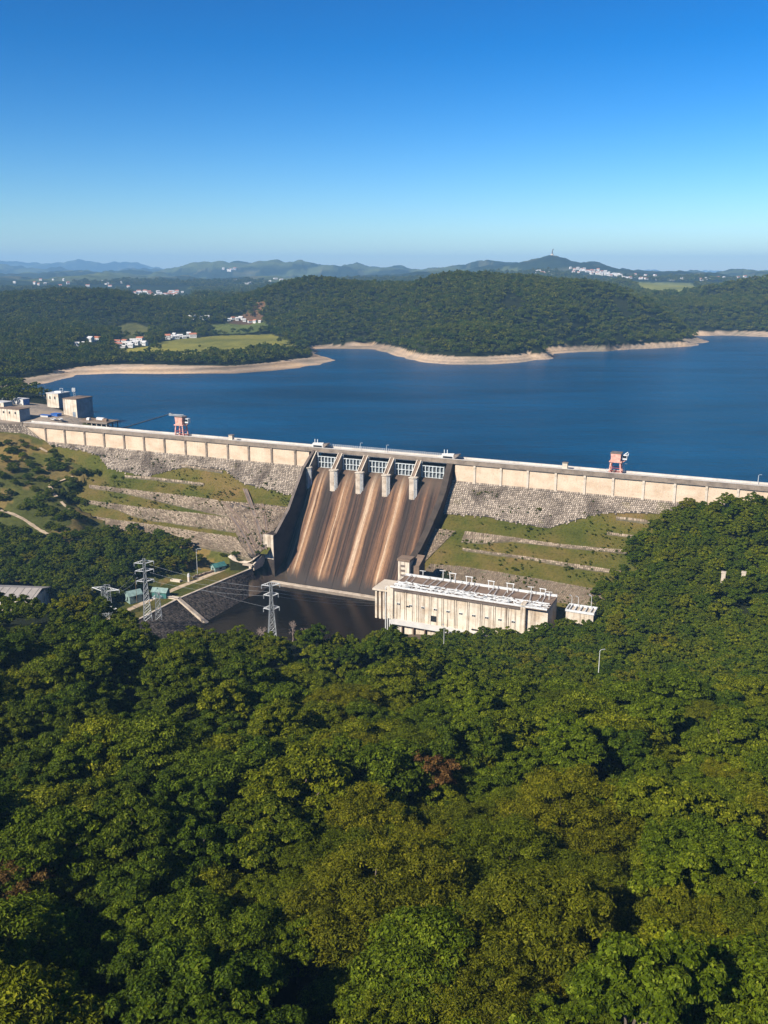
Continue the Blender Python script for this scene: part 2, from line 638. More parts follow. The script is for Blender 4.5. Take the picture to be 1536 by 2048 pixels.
line_z([(x, y + 12) for x, y in SH_L], 0.0, dz=-4)
for L_ in (SH_M, SH_M2, SH_M3):
    line_z(L_, 0.0, 18)
    if L_ is not SH_M2:
        line_z([(x, y + 8) for x, y in L_ if x > 690], 0.0, 24, dz=-3)
line_z([(1130, 716), (1180, 714), (1226, 711), (1250, 708), (1310, 706), (1370, 702)], 0.0, 20, dz=-4)
line_z([(1240, 701), (1262, 699), (1310, 698), (1360, 695), (1400, 692)], 0.0, 20, dz=-3)
for L_ in (SH_MB, SH_MB2, SH_MB3):
    line_z(L_, 5.0, 18)
line_z(SH_R, 0.0)
line_z(SH_RB, 5.5)
line_z([(x, y + 6) for x, y in SH_R], 0.0, dz=-4)
line_z([(664, 719), (640, 712), (620, 708)], 0.0)
line_z([(700, 712), (660, 707), (635, 703)], 0.0, dz=-3)
line_z([(700, 760), (900, 780), (1200, 760), (1536, 740), (1750, 740)], 0.0, dz=-8, step=90)
line_z([(200, 790), (400, 790), (600, 820), (900, 850), (1200, 860), (1500, 880), (1750, 900)], 0.0, dz=-10, step=90)
line_z([(1420, 700), (1536, 705), (1700, 710)], 0.0, dz=-5)
# headland meadow
line_z([(240, 714), (330, 717), (420, 719), (500, 717), (560, 707), (610, 700)], 7.0)
line_z([(240, 703), (330, 708), (420, 709), (480, 710), (560, 697), (600, 690)], 10.0)
line_z([(300, 686), (380, 680), (450, 673), (540, 672), (590, 682)], 14.0)
line_z([(230, 670), (300, 668), (430, 662), (540, 660), (600, 672)], 16.0)
# main hill beyond the lake
HILL = [(540, 572), (580, 560), (640, 554), (690, 559), (740, 569), (800, 572), (850, 556), (900, 542), (960, 542), (1040, 551), (1100, 556), (1180, 559), (1240, 569), (1290, 594)]
line_Y(HILL[:6], 1500, 40, -9)
line_Y(HILL[6:], 1440, 40, -9)
line_Y([(1330, 618), (1355, 640)], 1400, 40, -8)
line_Y([(1378, 672)], 1360, 40, -6)
line_Y([(850, 612), (950, 605), (1050, 607), (1150, 612), (1240, 625)], 1270, 60, -9)
line_Y([(840, 660), (900, 655), (1000, 655), (1080, 655)], 1130, 60, -9)
line_Y([(1130, 655), (1215, 655)], 1230, 60, -9)
line_Y([(1250, 656), (1300, 658)], 1310, 60, -9)
line_Y([(1330, 664), (1365, 672)], 1310, 60, -6)
line_Y([(600, 655), (640, 655), (700, 652), (760, 655)], 1300, 50, -7)
line_Y([(560, 630), (640, 612), (700, 606), (770, 612)], 1380, 50, -9)
for px in range(420, 1500, 90):
    pt_Y(px, 600, 1800, 0)
# left wooded hill
line_Y([(-420, 640), (-300, 625), (-200, 612), (-80, 600), (0, 594), (60, 587), (130, 579), (180, 576), (230, 582), (270, 594), (330, 601)], 1500, 50, -9)
line_Y([(390, 606), (450, 600), (500, 590)], 1650, 50, -9)
line_Y([(-300, 680), (-150, 665), (0, 655), (80, 652), (150, 655)], 1180, 50, -9)
line_Y([(220, 655), (300, 645), (380, 640), (460, 640), (520, 632)], 1400, 50, -6)
line_Y([(-300, 735), (-150, 722), (0, 712), (70, 716), (120, 728)], 930, 50, -9)
line_Y([(-300, 780), (-150, 766), (-40, 757), (20, 756), (60, 762)], 760, 50, -8)
for px in range(-300, 400, 90):
    pt_Y(px, 600, 2100, 0)
# right hill and its pastures
line_Y([(1360, 606), (1390, 590), (1420, 566), (1480, 560), (1536, 563), (1650, 568), (1800, 572)], 1820, 45, -9)
line_Y([(1420, 620), (1480, 618), (1536, 622), (1700, 628)], 1600, 60, -8)
line_Y([(1180, 600), (1250, 590), (1330, 592), (1400, 590)], 2150, 60, -2)
line_Y([(1180, 575), (1250, 561), (1320, 566), (1385, 568), (1450, 575)], 2500, 60, -2)
# rolling country and ridges far behind
line_Y([(-400, 590), (-200, 588), (0, 585), (150, 583), (300, 590), (400, 588), (520, 585), (700, 585), (900, 585), (1100, 566), (1300, 575), (1536, 575), (1800, 578)], 2700, 90)
line_Y([(-400, 566), (-200, 566), (0, 563), (100, 566), (200, 562), (300, 572), (420, 567), (520, 566), (640, 560), (760, 562), (900, 552), (1050, 545), (1100, 541), (1160, 548), (1300, 560), (1400, 562), (1536, 566), (1800, 566)], 3600, 70)
line_Y([(-400, 556), (0, 553), (80, 552), (150, 556), (230, 552), (300, 560), (380, 560), (500, 560)], 5200, 60)
line_Y([(1020, 539), (1050, 531), (1075, 525), (1100, 518), (1125, 525), (1150, 530), (1180, 527), (1215, 530), (1240, 540), (1280, 552)], 4600, 20, -16)
line_Y([(270, 555), (310, 545), (345, 540), (385, 530), (430, 534), (450, 538), (490, 533), (540, 532), (600, 535), (650, 534), (720, 532), (770, 538), (820, 541), (850, 536), (905, 530), (960, 534)], 6500, 28)
line_Y([(1300, 556), (1340, 553), (1400, 553), (1460, 551), (1536, 554), (1700, 553), (1850, 551)], 6000, 45)
line_Y([(-400, 545), (-250, 538), (-100, 540), (0, 532), (40, 530), (90, 541), (140, 535), (200, 546), (260, 538), (330, 545)], 9000, 30)
line_Y([(-400, 530), (-200, 522), (-80, 528), (0, 519), (40, 523), (100, 527), (160, 520), (190, 522), (240, 530), (300, 536), (370, 541), (500, 540), (600, 541), (1000, 542), (1380, 546), (1480, 545), (1536, 547), (1700, 542), (1850, 546)], 12500, 38)
for px in range(-400, 1900, 150):
    pt_Y(px, 551, 8000)
    pt_Y(px, 556, 10800)
    pt_Y(px, 552, 17000)
# left abutment: the yard behind the dam's end, and the hillside below it
for px, py, z in [(-250, 800, 9), (-100, 800, 9), (0, 795, 8.5), (40, 790, 8), (60, 783, 3), (0, 835, 8.5), (60, 838, 8.5), (110, 843, 8.2), (150, 838, 7.5), (180, 826, 7.2), (100, 805, 7.5), (-100, 850, 9), (-250, 860, 9)]:
    P = atZ(px, py, z)
    ctrl.append((P[0], P[1], z - 0.6))
for px, py, z in [(95, 785, -5), (200, 806, -6), (250, 815, -8), (215, 840, -9)]:
    P = atZ(px, py, 0)
    ctrl.append((P[0], P[1], z))
for px, py, Y, dz in [(-200, 900, 540, 0), (-100, 890, 540, 0), (0, 884, 543, 0), (30, 884, 545, 0), (70, 905, 541, 0), (0, 950, 500, 0), (80, 930, 525, -1), (-150, 960, 495, 0), (-100, 1040, 455, 0), (0, 1030, 462, 0), (100, 1000, 480, -.5), (150, 1040, 465, 0), (60, 1070, 447, 0), (200, 1065, 452, -.5), (160, 985, 503, -.5)]:
    pt_Y(px, py, Y, dz)
for px, py, z in [(-150, 1100, -33), (0, 1110, -35), (100, 1100, -34), (200, 1110, -35.5), (300, 1110, -38), (380, 1110, -39), (0, 1180, -38), (100, 1190, -39), (200, 1190, -41), (280, 1190, -42), (-150, 1200, -38), (340, 1140, -40)]:
    P = atZ(px, py, z)
    ctrl.append((P[0], P[1], z))
for s in (25, 60, 95, 130, 165, 182, 272, 300, 330, 355):
    for t in (6, 24, 44, 62):
        if s < 65 and t > 10:
            continue
        ctrl.append((*D(s, t, 0)[:2], float(prof(t)) - 2.0))
for s in (40, 90, 140, 190, 230, 270, 310, 350):
    ctrl.append((*D(s, -10, 0)[:2], -14))
for s in (195, 215, 240, 258):
    for t in (20, 50, 80, 110, 135):
        ctrl.append((*D(s, t, 0)[:2], -60 if t > 30 else -45))
for s, t, z in [(170, 70, -42), (160, 95, -43.5), (150, 120, -43.5), (172, 100, -44.5), (168, 125, -45), (178, 145, -46), (184, 100, -62), (186, 130, -62), (268, 90, -56), (266, 60, -50), (278, 92, -51), (300, 94, -49.5), (322, 94, -46.5), (334, 92, -43), (346, 92, -40), (340, 68, -45), (365, 70, -38)]:
    ctrl.append((*D(s, t, 0)[:2], z))
# right wooded slope up to the dam's end
for px, py, Y, dz in [(1380, 1005, 392, -6), (1440, 1000, 388, -5), (1536, 995, 380, -5), (1650, 990, 372, -4), (1350, 1060, 375, -7), (1420, 1070, 362, -8), (1536, 1080, 350, -8), (1700, 1080, 345, -8),
                      (1310, 1130, 352, -8), (1400, 1150, 335, -8), (1536, 1170, 322, -8), (1700, 1180, 312, -8), (1250, 1210, 330, -8), (1350, 1230, 312, -8), (1536, 1260, 288, -8), (1700, 1270, 280, -8),
                      (1100, 1250, 326, -8), (1200, 1290, 303, -8), (1350, 1320, 272, -8), (1536, 1350, 250, -8), (1700, 1360, 245, -8), (850, 1280, 322, -8), (950, 1290, 316, -8), (1050, 1320, 290, -8), (700, 1290, 318, -8)]:
    pt_Y(px, py, Y, dz)
for s in (400, 440, 500):
    ctrl.append((*D(s, -12, 0)[:2], -8 if s < 470 else 6))
    ctrl.append((*D(s, 6, 0)[:2], -1 if s < 420 else 3))
# near hillside below the camera
CAN = 8.6
for px, py, Y in [(-300, 1200, 262), (-100, 1195, 262), (0, 1195, 262), (100, 1190, 262), (200, 1190, 262), (300, 1243, 258), (400, 1258, 254), (480, 1250, 252), (560, 1268, 246), (650, 1262, 248), (760, 1256, 250), (850, 1290, 244), (950, 1335, 236), (1050, 1365, 226), (1200, 1385, 215), (1350, 1400, 208), (1536, 1415, 200), (1750, 1430, 195),
                  (-300, 1340, 200), (0, 1350, 200), (200, 1350, 200), (400, 1390, 195), (600, 1400, 195), (800, 1400, 195), (1000, 1450, 185), (1250, 1480, 176), (1536, 1500, 170), (1750, 1500, 168),
                  (-300, 1540, 145), (0, 1550, 145), (300, 1560, 145), (600, 1570, 144), (900, 1580, 143), (1200, 1600, 140), (1536, 1620, 136), (1800, 1620, 134),
                  (-300, 1790, 103), (0, 1800, 103), (400, 1810, 103), (800, 1810, 103), (1200, 1820, 102), (1536, 1830, 100), (1850, 1830, 100),
                  (-200, 2060, 74), (300, 2070, 74), (800, 2080, 74), (1300, 2080, 74), (1750, 2080, 73)]:
    pt_Y(px, py, Y, -CAN)
for x in (-60, -20, 20, 60):
    ctrl.append((x, 45, 22))
    ctrl.append((x * 0.7, 28, 27))
for px, py, z, Y in [(545, 1275, 0, 300), (400, 1280, 0, 300), (660, 1290, 0, 305)]:
    pt_Y(px, py, Y, -1)
for px, Y, z in [(150, 300, -30), (0, 300, -26), (-200, 300, -22), (300, 310, -38), (450, 325, -48), (560, 330, -46), (660, 335, -50), (760, 330, -48)]:
    ctrl.append((*atY(px, 1200, Y)[:2], z))

ctrl = np.array(ctrl)


def uv(x, y):
    yy = np.maximum(y, 5.0)
    return np.stack([x / yy, np.log(yy)], -1)


_cu = uv(ctrl[:, 0], ctrl[:, 1])
_, _ui = np.unique(np.round(_cu, 3), axis=0, return_index=True)
ctrl, _cu = ctrl[_ui], _cu[_ui]
_Dm = np.sqrt(((_cu[:, None] - _cu[None]) ** 2).sum(-1) + 1e-7)
_n = len(ctrl)
_Am = np.zeros((_n + 3, _n + 3))
_Am[:_n, :_n] = _Dm
_Am[:_n, _n] = 1
_Am[:_n, _n + 1:] = _cu
_Am[_n, :_n] = 1
_Am[_n + 1:, :_n] = _cu.T
# heights are fitted as the slope seen from the camera, which keeps far and near equally exact
_w = np.linalg.solve(_Am, np.concatenate([(ctrl[:, 2] - CZ) / ctrl[:, 1], [0, 0, 0]]))


def ground(x, y):
    x = np.atleast_1d(np.asarray(x, float))
    y = np.atleast_1d(np.asarray(y, float))
    q = uv(x, y)
    out = np.empty(len(x))
    for i in range(0, len(x), 20000):
        b = q[i:i + 20000]
        d = np.sqrt(((b[:, None, 0] - _cu[None, :, 0]) ** 2 + (b[:, None, 1] - _cu[None, :, 1]) ** 2) + 1e-7)
        out[i:i + 20000] = d @ _w[:_n] + _w[_n] + b @ _w[_n + 1:]
    z = CZ + out * np.maximum(y, 5.0)
    s, t = to_st(np.stack([x, y, np.zeros_like(x)], -1))
    far = np.clip((y - 900) / 500, 0, 1)
    nz = fbm(x / 110.0, y / 110.0, 5) * 15 * far * np.clip((z - 4) / 20, 0, 1)
    nz2 = fbm(x / 700.0, y / 1300.0, 6) * 150 * np.clip((y - 2400) / 3600, 0, 1) + fbm(x / 190.0 + 4, y / 420.0, 5) * 105 * np.clip((y - 2600) / 2500, 0, 1)
    near = fbm(x / 22.0, y / 22.0, 3) * 2.2 * np.clip((600 - y) / 60, 0, 1) * np.clip((z + 48) / 6, 0, 1)
    z = z + nz + nz2 + near
    z = np.where(y > 1750, np.maximum(z, 6.0), z)
    # never above the dam's own slope
    onslope = (s > 45) & (s < 395) & (t > -12) & (t < 46)
    z = np.where(onslope & (s < 371), np.minimum(z, prof(np.maximum(t, 0)) - 1.0), z)
    return z


FIELD_L = [(240, 700), (300, 692), (318, 684), (380, 676), (440, 671), (540, 669), (585, 680), (600, 690), (560, 697), (500, 706), (400, 711), (300, 713), (240, 711)]
FIELD_L2 = [(236, 652), (262, 645), (300, 655), (300, 675), (240, 678)]
FIELD_M = [(420, 650), (470, 645), (530, 645), (545, 660), (480, 668), (420, 668)]
CLEAR = [[(225, 680), (295, 676), (300, 700), (228, 702)], [(330, 668), (392, 664), (392, 684), (330, 690)], [(450, 634), (525, 634), (530, 652), (450, 652)], [(262, 581), (385, 581), (385, 600), (262, 600)], [(165, 678), (200, 678), (200, 694), (150, 698)]]
FIELD_R = [(1250, 562), (1300, 566), (1380, 566), (1392, 575), (1360, 592), (1300, 592)]
BARE = [(455, 648), (500, 620), (520, 595), (530, 600), (525, 640), (500, 650)]


def cover_colors(x, y, z):
    px, py = project(np.stack([x, y, z], -1))
    c = np.empty((len(x), 3))
    c[:] = (0.016, 0.020, 0.008)                         # forest floor
    far = y > 2500
    n1 = fbm(x / 420.0, y / 420.0, 5)
    n2 = fbm(x / 140.0 + 9, y / 140.0, 5)
    base = np.where((n1 > 0.05)[:, None], (0.078, 0.095, 0.034), (0.018, 0.028, 0.010))
    base = np.where((n2 > 0.19)[:, None], (0.08, 0.08, 0.036), base)
    c = np.where(far[:, None], base, c)
    bank = (y > 600) & (z < np.where(px < 690, 3.4, 6.2) + n2 * 2) & (y < 1900)
    c = np.where(bank[:, None], np.array((0.32, 0.24, 0.17))[None] * (1 + 1.3 * n2[:, None] + .22 * np.sin(z * 2.6 + n2 * 6)[:, None]), c)
    for poly, col in ((FIELD_L, (0.185, 0.175, 0.036)), (FIELD_L2, (0.10, 0.10, 0.03)), (FIELD_M, (0.09, 0.11, 0.03)), (BARE, (0.085, 0.052, 0.03))):
        m = inpoly(px, py, poly) & (y > 850) & (y < 1750)
        c = np.where(m[:, None], np.array(col)[None] * (1 + 0.8 * n2[:, None]), c)
    m = inpoly(px, py, FIELD_R) & (y > 1900) & (y < 3200)
    c = np.where(m[:, None], np.array((0.15, 0.16, 0.045))[None], c)
    # left hillside below the dam: rough grass
    m = (y > 395) & (y < 600) & (px < 460)
    g = fbm(x / 26.0, y / 26.0, 4)
    gc = np.where((g > 0.05)[:, None], (0.155, 0.115, 0.040), (0.075, 0.080, 0.020))
    c = np.where(m[:, None], gc, c)
    yard = (y > 548) & (y < 660) & (z > 5.0) & (px < 260)
    c = np.where(yard[:, None], (0.26, 0.215, 0.17), c)
    gorge = (y > 330) & (y < 450) & (z < -46)
    c = np.where(gorge[:, None], (0.10, 0.075, 0.055), c)
    return c


ncol, nring = 560, 600
az = np.tan(np.linspace(math.atan((-430 - CX) / F), math.atan((1980 - CX) / F), ncol))
# the sheet widens towards the camera so that the near ground also runs past the frame
yr = np.exp(np.interp(np.arange(nring), [0, 110, 200, 470, nring - 1], np.log([26, 330, 620, 1750, 17500])))
AZ, YR = np.meshgrid(az, yr)
wide = 1 + 1.2 * np.clip((140 - YR) / 110, 0, 1)
GX = (AZ * YR * wide * 1.034).ravel()
GY = YR.ravel()
GZ = ground(GX, GY)
vid = np.arange(ncol * nring).reshape(nring, ncol)
quads = np.stack([vid[:-1, :-1], vid[:-1, 1:], vid[1:, 1:], vid[1:, :-1]], -1).reshape(-1, 4)
me = bpy.data.meshes.new('terrain')
me.from_pydata(np.stack([GX, GY, GZ], -1).tolist(), [], quads.tolist())
ca = me.attributes.new('cover', 'FLOAT_COLOR', 'POINT')
cc = cover_colors(GX, GY, GZ)
ca.data.foreach_set('color', np.concatenate([cc, np.ones((len(cc), 1))], 1).astype(np.float32).ravel())
me.polygons.foreach_set('use_smooth', [True] * len(me.polygons))
me.materials.append(M['terrain'])
terrain = bpy.data.objects.new('terrain', me)
COL.objects.link(terrain)
tag(terrain, 'hills, banks and valley floor around the dam and lake', None, None, 'structure')

# plain running on past the last ridge to the horizon
mb = MB()
mb.add([(-40000, 17400, 35), (40000, 17400, 35), (70000, 70000, -20), (-70000, 70000, -20)], [(0, 1, 2, 3)])
pl = mb.build('far_plain', simple('far_plain', (0.03, 0.045, 0.02), 1.0))
tag(pl, 'distant plain beyond the last blue ridge', None, None, 'structure')

# water of the lake and of the pool below the spillway
mb = MB()
pts = [D(-420, -6, 0), D(700, -6, 0), (2600, 1400, 0), (2600, 2300, 0), (-1400, 2300, 0), (-1400, 900, 0)]
mb.add(pts, [tuple(range(len(pts)))])
tag(mb.build('reservoir_water', M['water']), 'deep blue rippled water of the reservoir', None, None, 'structure')
mb = MB()
pts = [D(183, 43, -52), D(183, 170, -52), D(270, 170, -52), D(270, 43, -52)]
mb.add(pts, [tuple(range(len(pts)))])
tag(mb.build('tailwater', M['pool']), 'dark still pool below the spillway', None, None, 'structure')


# ------------------------------------------------------------------ embankment slopes (grass) either side of the spillway
def slope_sheet(s0, s1, ns, tmax, name, label):
    mb = MB()
    P = []
    ts = np.concatenate([np.linspace(0.35, 14, 12), np.linspace(15, tmax, 40)])
    for s in np.linspace(s0, s1, ns):
        row = []
        for t in ts:
            nz = float(fbm(np.array([s / 7.0]), np.array([t / 4.0]), 3)[0]) * 0.9
            row.append((s, -t, float(prof(t)) + nz - (0.25 if t < 15 else 0.0)))
        P.append(row)
    mb.grid(P)
    r = mb.build(name, M['grass'], None, True)
    r.location = D(0, 0, 0)
    r.rotation_euler = (0, 0, DROT)
    tag(r, label, None, None, 'structure')
    return r


slope_sheet(-2, 188.8, 150, 51, 'left_grass_slope', 'olive grass slope between stone terraces left of the spillway')
slope_sheet(271, 402, 110, 70, 'right_grass_slope', 'olive grass slope between stone terraces right of the spillway')

# ------------------------------------------------------------------ the dam
JL = [-17, 0.0, 15.3, 31.0, 45.9, 61.0, 75.7, 90.4, 105.2, 119.6, 134.1, 147.9, 162.7, 177.5, 186.0]
JR = [269.6, 280.0, 293.6, 307.2, 321.0, 334.9, 348.2, 362.1, 376.1, 389.8, 403.0, 416.0, 429.5, 443.0, 456.0, 470, 484]
dam = dam_thing('concrete_dam', 'long straight cream concrete dam with pilasters above stone pitched slopes', 'dam')
S0, S1 = -17.0, 484.0
# the body behind the face, in two halves beside the spillway
for a, b in ((S0, 186.0), (269.6, S1)):
    mb = MB()
    mb.prism([(0.6, 8.0), (6.0, 8.0), (6.0, -30), (0.6, -30)], a, b)
    mb.build('dam_body', M['darkwall'], dam)
mb = MB()
mb.box(S0, S1, -0.15, 6.4, 8.0, 9.25)
mb.build('road_deck', M['deck'], dam)
mb = MB()
mb.box(S0, S1, -0.9, -0.15, 7.7, 10.0)
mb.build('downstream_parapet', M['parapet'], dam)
mb = MB()
mb.box(S0, S1, 5.9, 6.4, 9.25, 10.15)
mb.build('upstream_parapet', M['deck'], dam)
mb = MB()
mb.box(S0, S1, -1.05, -0.1, 10.0, 10.16)
mb.build('parapet_coping', M['deck'], dam)
WB = lambda s: np.interp(s, [-17, 0, 90, 190, 265, 350, 415, 484], [6.5, -1.7, -1.8, -1.3, -2.4, -3.5, -4.3, -5.0])
for js in (JL, JR):
    for i, (a, b) in enumerate(zip(js[:-1], js[1:])):
        mb = MB()
        rr = random.uniform(-0.06, 0.06)
        mb.add([(a + .05, rr, WB(a) - .6), (b - .05, rr, WB(b) - .6), (b - .05, rr, 7.7), (a + .05, rr, 7.7),
                (a + .05, 0.6, WB(a) - .6), (b - .05, 0.6, WB(b) - .6), (b - .05, 0.6, 7.7), (a + .05, 0.6, 7.7)],
               [(0, 1, 2, 3), (4, 7, 6, 5), (0, 4, 5, 1), (1, 5, 6, 2), (2, 6, 7, 3), (3, 7, 4, 0)])
        mb.build('wall_panel', M['wall'], dam)
        if 0 < i:
            mb = MB()
            mb.prism([(-0.72, 7.69), (-0.72, 6.6), (-0.5, 5.6), (-0.5, WB(a) - .3), (0.2, WB(a) - .3), (0.2, 7.69)], a - 0.55, a + 0.55)
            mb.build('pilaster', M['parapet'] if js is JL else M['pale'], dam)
# stone pitching under the wall
TL_S = [-4, 30, 44, 55, 85, 97, 112, 135, 150, 187.5]
TL_T = [1.2, 2.2, 4, 9.5, 11.5, 8, 4.5, 5, 10, 12.8]
TR_S = [268, 284, 322, 333, 345, 372, 386, 400]
TR_T = [13.5, 12.5, 14.5, 10.5, 6.5, 4.5, 3.5, 3]
for a, b, TS, TT, nu in ((-4, 189.0, TL_S, TL_T, 192), (268, 400, TR_S, TR_T, 136)):
    for k in range(4):
        a0, b0 = a + (b - a) * k / 4, a + (b - a) * (k + 1) / 4
        tmid = float(np.interp((a0 + b0) / 2, TS, TT))
        tmaxx = max(float(np.interp(s, TS, TT)) for s in np.linspace(a0, b0, 12))
        nv = max(3, int(tmaxx * 1.45 / 0.98))

        def Pt(u, v, a0=a0, b0=b0, tm=tmaxx):
            s = a0 + (b0 - a0) * u
            t = -0.1 + (tm + 0.1) * v
            return (s, -t, float(prof(max(t, 0))) + 0.05 + (0.5 if t < 0 else 0) + 0.25 * math.sin(s * 0.35) * math.sin(t * 0.6))

        def skip(u, v, a0=a0, b0=b0, tm=tmaxx):
            s = a0 + (b0 - a0) * u
            return v * tm > float(np.interp(s, TS, TT)) + random.uniform(-0.7, 0.7)

        mb = MB()
        P = [[Pt(i / 16, min(1, j / 8) * 0 + (j / 8) * float(np.interp(a0 + (b0 - a0) * i / 16, TS, TT)) / tmaxx) for j in range(9)] for i in range(17)]
        mb.grid(P)
        bed = mb.build('stone_bed', M['mortar'], dam)
        bed['kind'] = 'stuff'
        mb = MB()
        stones(mb, Pt, nu // 4, nv, 0.18, 0.42, 0.07, lo=.25, hi=.92, skip=skip)
        so = mb.build('pitching_stones', M['stone'], dam, False, True)
        so['kind'] = 'stuff'

# wing walls of squared stone at the dam's left end
wing = dam_thing('stone_wing_wall', 'rough stone wing wall closing the left end of the dam', 'wall', -17, 0, 0)
mb = MB()
cr = [(-30, -17), (-14, -6), (0, 0), (8, -1.2), (14.5, -2.0)]
Wt = lambda u: (np.interp(u, [0, 0.55, 0.62, 1], [-34, -0.5, 0, 17]), np.interp(u, [0, 0.55, 0.62, 1], [-20, -0.9, -0.9, -0.9]))


def wingP(u, v):
    x, y = Wt(u)
    top = np.interp(u, [0, 0.55, 0.62, 1], [9.3, 8.8, 8.6, -1.8])
    bot = np.interp(u, [0, 0.55, 0.62, 1], [0.5, -1.5, -3.0, -7.5])
    return (x, y - 0.35 * (v * 6), top + (bot - top) * v)


mb.grid([[wingP(i / 20, j / 6) for j in range(7)] for i in range(21)])
o = mb.build('stone_bed', M['mortar'], wing)
mb = MB()
stones(mb, wingP, 44, 9, 0.12, 0.3, 0.08)
o = mb.build('wall_stones', M['stone'], wing, False, True)
o['kind'] = 'stuff'
mb = MB()
mb.prism([(-0.5, 9.3), (0.7, 9.3), (0.7, 10.1), (-0.5, 10.1)], -1, 0.4)
mb.add([(-34, -20.5, 9.2), (-0.5, -1.2, 8.9), (-0.5, 0.2, 8.9), (-34, -19, 9.2), (-34, -20.5, 10.0), (-0.5, -1.2, 10.0), (-0.5, 0.2, 10.0), (-34, -19, 10.0)],
       [(0, 1, 5, 4), (4, 5, 6, 7), (2, 3, 7, 6), (3, 0, 4, 7), (1, 2, 6, 5)])
mb.build('coping', M['parapet'], wing)


# ------------------------------------------------------------------ spillway
SB = [190.4, 205.4, 220.4, 235.4, 250.4, 265.4]
spill = dam_thing('spillway', 'five stained concrete spillway chutes with piers and gates in the dam', 'spillway')
CT = [-4, -1.5, 0.5, 2.5, 4.5, 7.0, 10.0, 13.0, 16.3, 20.5, 24.9, 29, 33.3, 37.5, 41.0, 43.0]
CZv = [-2.4, -0.7, -0.4, -0.7, -1.9, -4.6, -8.6, -13.0, -18.0, -23.2, -28.5, -34.0, -39.6, -45.0, -50.0, -53.5]


